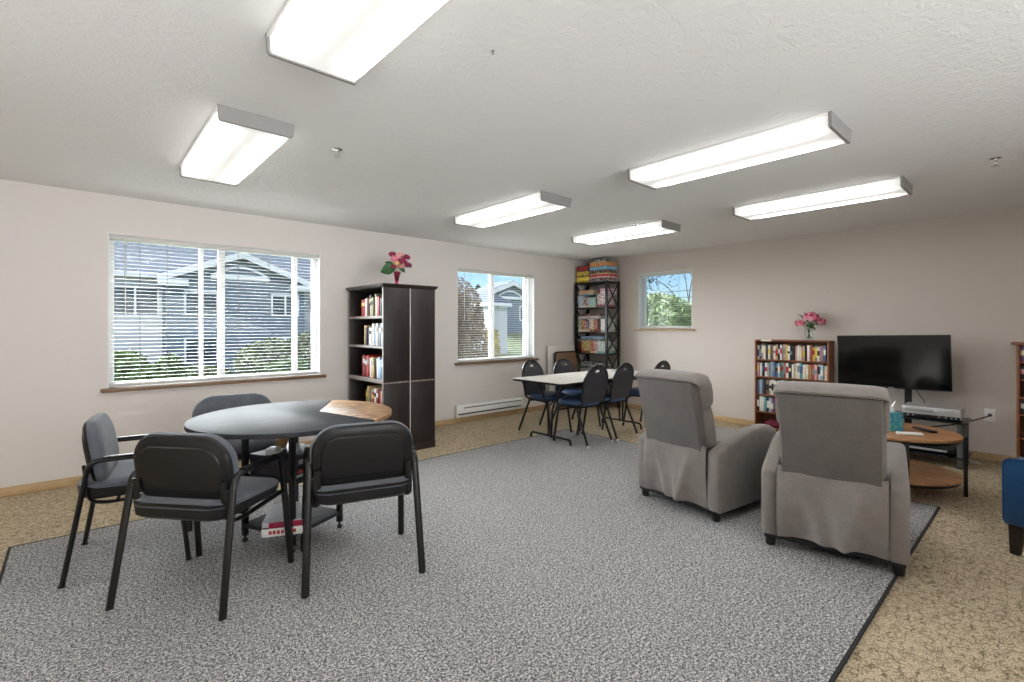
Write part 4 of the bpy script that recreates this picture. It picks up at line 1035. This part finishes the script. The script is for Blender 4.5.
def foliage(mb, c, rad, n, size, seed, flat=.0):
    rnd = random.Random(seed); c = Vector(c)
    for k in range(n):
        while True:
            p = Vector((rnd.uniform(-1, 1), rnd.uniform(-1, 1), rnd.uniform(-1, 1)))
            if .05 < p.length < 1: break
        p *= (p.length**.35)/p.length*1. if rnd.random() < .75 else 1.
        q = c+Vector((p.x*rad[0], p.y*rad[1], p.z*rad[2]))
        a = Vector((rnd.gauss(0, 1), rnd.gauss(0, 1), rnd.gauss(0, .7))).normalized(); b_ = a.cross(Vector((rnd.gauss(0, 1), rnd.gauss(0, 1), rnd.gauss(0, 1)))).normalized()
        s = size*rnd.uniform(.6, 1.3)
        mb.quad(q-a*s, q+b_*s*.5, q+a*s, q-b_*s*.5)
def leafmat(name, c, c2):
    t = NT(name); v = t.coord()
    t.link(t.ramp(t.noise(v, 2.2, 3.), [(.35, s2l(c)), (.65, s2l(c2))]), t.b.inputs['Base Color']); t.b.inputs['Roughness'].default_value = .7; return t.m
M['lf_green'] = leafmat('shrub_leaves', (56, 82, 44), (100, 126, 72))
M['lf_olive'] = leafmat('olive_leaves', (72, 86, 58), (116, 124, 88))
M['lf_autumn'] = leafmat('autumn_leaves', (96, 80, 66), (140, 116, 92))
M['lf_dark'] = leafmat('conifer_needles', (32, 46, 40), (56, 70, 60))
M['lf_yellow'] = leafmat('yellow_leaves', (150, 140, 70), (196, 176, 96))
M['lf_tree'] = leafmat('tree_leaves', (92, 112, 70), (128, 144, 96))
M['bark'] = mat('bark', (84, 72, 62), .9, var=.2)
def plant(name, label, cat, base, blobs, m_, trunk, group='trees and shrubs outside the windows'):
    t = thing(name, label, cat, base, 0, group)
    mb = MB()
    for i, (c, r, n_, s) in enumerate(blobs): foliage(mb, c, r, n_, s, hash(label) % 1000 if False else len(label)*7+i)
    mb.build('foliage', m_, t, smooth=0, fixn=False)
    mb = MB()
    for tr in trunk: mb.tube(tr[0], tr[1], 7, tr[1])
    mb.build('trunk', M['bark'], t)
    return t
def bush(label, x, y, h_, w_, m_, n=1500, size=.16):
    return plant('shrub', label, 'shrub', (x, y, GZ), [((0, 0, h_*.55), (w_, w_, h_*.48), n, size), ((w_*.5, 0, h_*.4), (w_*.7, w_*.7, h_*.38), n//3, size)], m_, [([(0, 0, 0), (0, 0, h_*.7)], [.05, .02]), ([(0, 0, .1), (w_*.5, 0, h_*.5)], [.04, .02])])
bush('light green shrub at the big window\'s lower left', .95, 16., 2.3, .65, M['lf_green'])
bush('thin shrub beside the light green one outside the big window', 2.0, 17., 2.15, .45, M['lf_green'], 900)
bush('low shrub before the pale house outside the big window', 3.2, 20., 1.6, 1.3, M['lf_olive'])
bush('broad grey green shrub before the blue house', 7.0, 24.5, 2.4, 1.7, M['lf_olive'], 2600)
bush('dense shrub under the blue house\'s right window', 6.3, 20., 1.7, 1.3, M['lf_green'], 2200)
bush('tall shrub at the big window\'s lower right', 9.3, 27., 2.6, 1.2, M['lf_olive'], 1600)
plant('autumn_tree', 'rust brown tree filling the second window\'s left half', 'tree', (8.75, 12.6, GZ), [((0, 0, 2.0), (1.25, 1.25, 2.2), 13000, .055), ((-.1, -.2, 3.3), (1.0, 1.0, 1.3), 6000, .05)], M['lf_autumn'], [([(0, 0, 0), (.05, 0, 2), (.1, 0, 4)], [.14, .1, .04])])
plant('young_tree', 'yellow green sapling beside the white shed', 'tree', (15.2, 18.4, GZ), [((0, 0, 1.6), (.45, .45, 1.5), 900, .1)], M['lf_yellow'], [([(0, 0, 0), (0, 0, 2.6)], [.05, .02])])
def conifer(label, x, y, h_, w_):
    t = thing('conifer', label, 'tree', (x, y, GZ), 0, 'trees and shrubs outside the windows'); mb = MB()
    for k in range(14):
        f = k/14; foliage(mb, (0, 0, h_*(.15+.83*f)), (w_*(1-f)+.12, w_*(1-f)+.12, h_*.05), int(260*(1-f))+50, .28, k+len(label))
    mb.build('foliage', M['lf_dark'], t, smooth=0, fixn=False); m = MB(); m.cyl((0, 0, 0), (0, 0, h_*.97), .2, 8, .03); m.build('trunk', M['bark'], t)
for x, y, h_, w_, lb in ((33.5, 45., 7.4, 1.2, 'leftmost dark conifer on the second window\'s skyline'), (38.66, 49.5, 8.7, 2.0, 'tallest dark conifer, left of the second window\'s middle bar'), (36.8, 45., 7.3, 1.2, 'dark conifer just right of the second window\'s middle bar'), (43.5, 50., 7.9, 2.2, 'dark conifer behind the white trimmed gable')):
    conifer(lb, x, y, h_, w_)
# trees beyond the small back window
plant('leafy_tree', 'leafy green tree filling the small back window\'s lower half', 'tree', (16.5, 10.0, GZ), [((0, 0, 2.6), (1.4, 1.9, 1.7), 9000, .085), ((.2, -1.0, 2.3), (1.0, 1.2, 1.1), 3000, .08), ((-.2, .8, 3.4), (.8, .8, .7), 2200, .08)], M['lf_tree'], [([(0, 0, 0), (.1, 0, 1.5), (.1, 0, 3.2)], [.16, .12, .05])])
bt = thing('bare_tree', 'sparse dark branched tree against sky in the small back window', 'tree', (22.0, 11.9, GZ), 0, 'trees and shrubs outside the windows')
rnd = random.Random(3); mb = MB(); lf = MB()
def branch(p, d, L, r, lev):
    q = p+d*L; mb.tube([p, p+d*L*.5+Vector((rnd.uniform(-.04, .04), rnd.uniform(-.04, .04), 0))*L, q], [r, r*.8, r*.6], 5, [r, r*.8, r*.6])
    if lev == 0:
        for _ in range(14):
            c = q+Vector((rnd.gauss(0, .2), rnd.gauss(0, .2), rnd.gauss(0, .2))); a = Vector((rnd.gauss(0, 1), rnd.gauss(0, 1), rnd.gauss(0, 1))).normalized()*.07; b_ = Vector((rnd.gauss(0, 1), rnd.gauss(0, 1), rnd.gauss(0, 1))).normalized()*.05
            lf.quad(c-a, c+b_, c+a, c-b_)
        return
    for _ in range(3 if lev > 1 else 4):
        nd = (d+Vector((rnd.gauss(0, .5), rnd.gauss(0, .5), rnd.gauss(.1, .3)))).normalized(); branch(p+d*L*rnd.uniform(.55, 1.), nd, L*rnd.uniform(.6, .8), r*.55, lev-1)
branch(Vector((0, 0, 0)), Vector((0, 0, 1)), 3.2, .085, 4)
mb.build('branches', M['bark'], bt); lf.build('foliage', M['lf_dark'], bt, smooth=0, fixn=False)
pl = thing('utility_pole', 'thin utility pole and wires in the small back window', 'pole', (30., 14.6, GZ), 0)
m = MB(); m.cyl((0, 0, 0), (0, 0, 8.5), .09, 8, .07); m.b2(-.05, .05, -1., 1., 7.6, 7.72, .01); m.build('post', M['bark'], pl)
for z in (5.0, 5.45):
    m = MB(); m.tube([(0, 14, z+.2), (0, 6, z-.1), (0, 0, z), (0, -8, z-.15), (0, -14, z)], .02, 5); m.build('wire', M['black_plastic'], pl)
plant('distant_hedge', 'dark green trees at the bottom of the small back window', 'hedge', (34., 19., GZ), [((0, 0, 2.0), (2.0, 9., 2.3), 5200, .3)], M['lf_dark'], [([(0, 0, 0), (0, 0, 2)], [.2, .1])])

# ------------------------------------------------------------------ light, sky, camera
wld = bpy.data.worlds.new('sky'); SC.world = wld; wld.use_nodes = True; nt = wld.node_tree; bg = nt.nodes['Background']
sky = nt.nodes.new('ShaderNodeTexSky'); sky.sky_type = 'NISHITA'; sky.sun_disc = False
sky.sun_elevation = math.radians(42); sky.sun_rotation = math.radians(200); sky.air_density = 1.0; sky.dust_density = .3
tc = nt.nodes.new('ShaderNodeTexCoord'); nz = nt.nodes.new('ShaderNodeTexNoise'); nz.inputs['Scale'].default_value = 3.2; nz.inputs['Detail'].default_value = 5
mp = nt.nodes.new('ShaderNodeMapping'); mp.inputs['Scale'].default_value = (1, 1, 2.6)
cr = nt.nodes.new('ShaderNodeValToRGB'); cr.color_ramp.elements[0].position = .58; cr.color_ramp.elements[1].position = .82
mx = nt.nodes.new('ShaderNodeMix'); mx.data_type = 'RGBA'
nt.links.new(tc.outputs['Generated'], mp.inputs[0]); nt.links.new(mp.outputs[0], nz.inputs['Vector']); nt.links.new(nz.outputs['Fac'], cr.inputs[0])
tint = nt.nodes.new('ShaderNodeMix'); tint.data_type = 'RGBA'; tint.blend_type = 'MULTIPLY'; tint.inputs[0].default_value = 1.; tint.inputs[7].default_value = (.72, .9, 1.18, 1)
nt.links.new(sky.outputs[0], tint.inputs[6]); nt.links.new(cr.outputs[0], mx.inputs[0]); nt.links.new(tint.outputs[2], mx.inputs[6]); mx.inputs[7].default_value = (6.5, 6.8, 7.2, 1)
nt.links.new(mx.outputs[2], bg.inputs['Color']); bg.inputs['Strength'].default_value = .11
sun = bpy.data.lights.new('sun', 'SUN'); sun.energy = 1.7; sun.angle = math.radians(2); sun.color = (1, .95, .88)
so = bpy.data.objects.new('sun', sun); C.objects.link(so); so.rotation_euler = Vector((.25, .75, -.75)).to_track_quat('-Z', 'Y').to_euler()

def lamp(kind, name, loc, aim, energy, color=(1, 1, 1), **kw):
    l = bpy.data.lights.new(name, kind); l.energy = energy; l.color = color
    for k, v in kw.items(): setattr(l, k, v)
    o = bpy.data.objects.new(name, l); C.objects.link(o); o.location = loc
    o.rotation_euler = Vector(aim).to_track_quat('-Z', 'Y').to_euler(); return o
# bright diffuse sky glow coming in through the windows
lamp('SUN', 'sky_glow', (0, 20, 20), (.36, -.84, -.22), 36.0, (.96, .98, 1.), angle=math.radians(80))
# added unseen fill lights bounced off the ceiling behind and beside the camera
lamp('AREA', 'bounce_fill', (-1.9, 1.5, .3), (.6, .12, 1), 48, (.98, .99, 1), shape='RECTANGLE', size=1.2, size_y=6.5, spread=math.radians(120))
lamp('AREA', 'bounce_fill', (.6, -2.1, .3), (.2, .6, 1), 40, (.98, .99, 1), shape='RECTANGLE', size=5.0, size_y=1.6, spread=math.radians(120))
lamp('AREA', 'right_side_fill', (1.0, -3.0, 1.6), (.10, 1, .24), 50, (.97, .985, 1), shape='RECTANGLE', size=6.0, size_y=.9, spread=math.radians(80))  # added unseen fill that brightens the window wall and far ceiling
cam = bpy.data.cameras.new('camera'); co = bpy.data.objects.new('camera', cam); C.objects.link(co); SC.camera = co
cam.sensor_width = 36.; cam.sensor_fit = 'HORIZONTAL'; cam.lens = 36.*484/1024; cam.clip_start = .05; cam.clip_end = 400
cam.shift_y = -(341-327)/1024.
ang = math.atan2(538, 484)     # heading: F = (cos, sin)
co.location = (0, 0, 1.31); co.rotation_euler = (PI/2, 0, ang-PI/2)
# cos(ang)=.669 along +x, sin(ang)=.743 along +y
SC.view_settings.view_transform = 'Standard'; SC.view_settings.look = 'None'; SC.view_settings.gamma = 1.
SC.view_settings.use_curve_mapping = False; SC.view_settings.exposure = .44
SC.cycles.max_bounces = 10; SC.cycles.diffuse_bounces = 5; SC.cycles.transparent_max_bounces = 24
SC.cycles.use_denoising = True
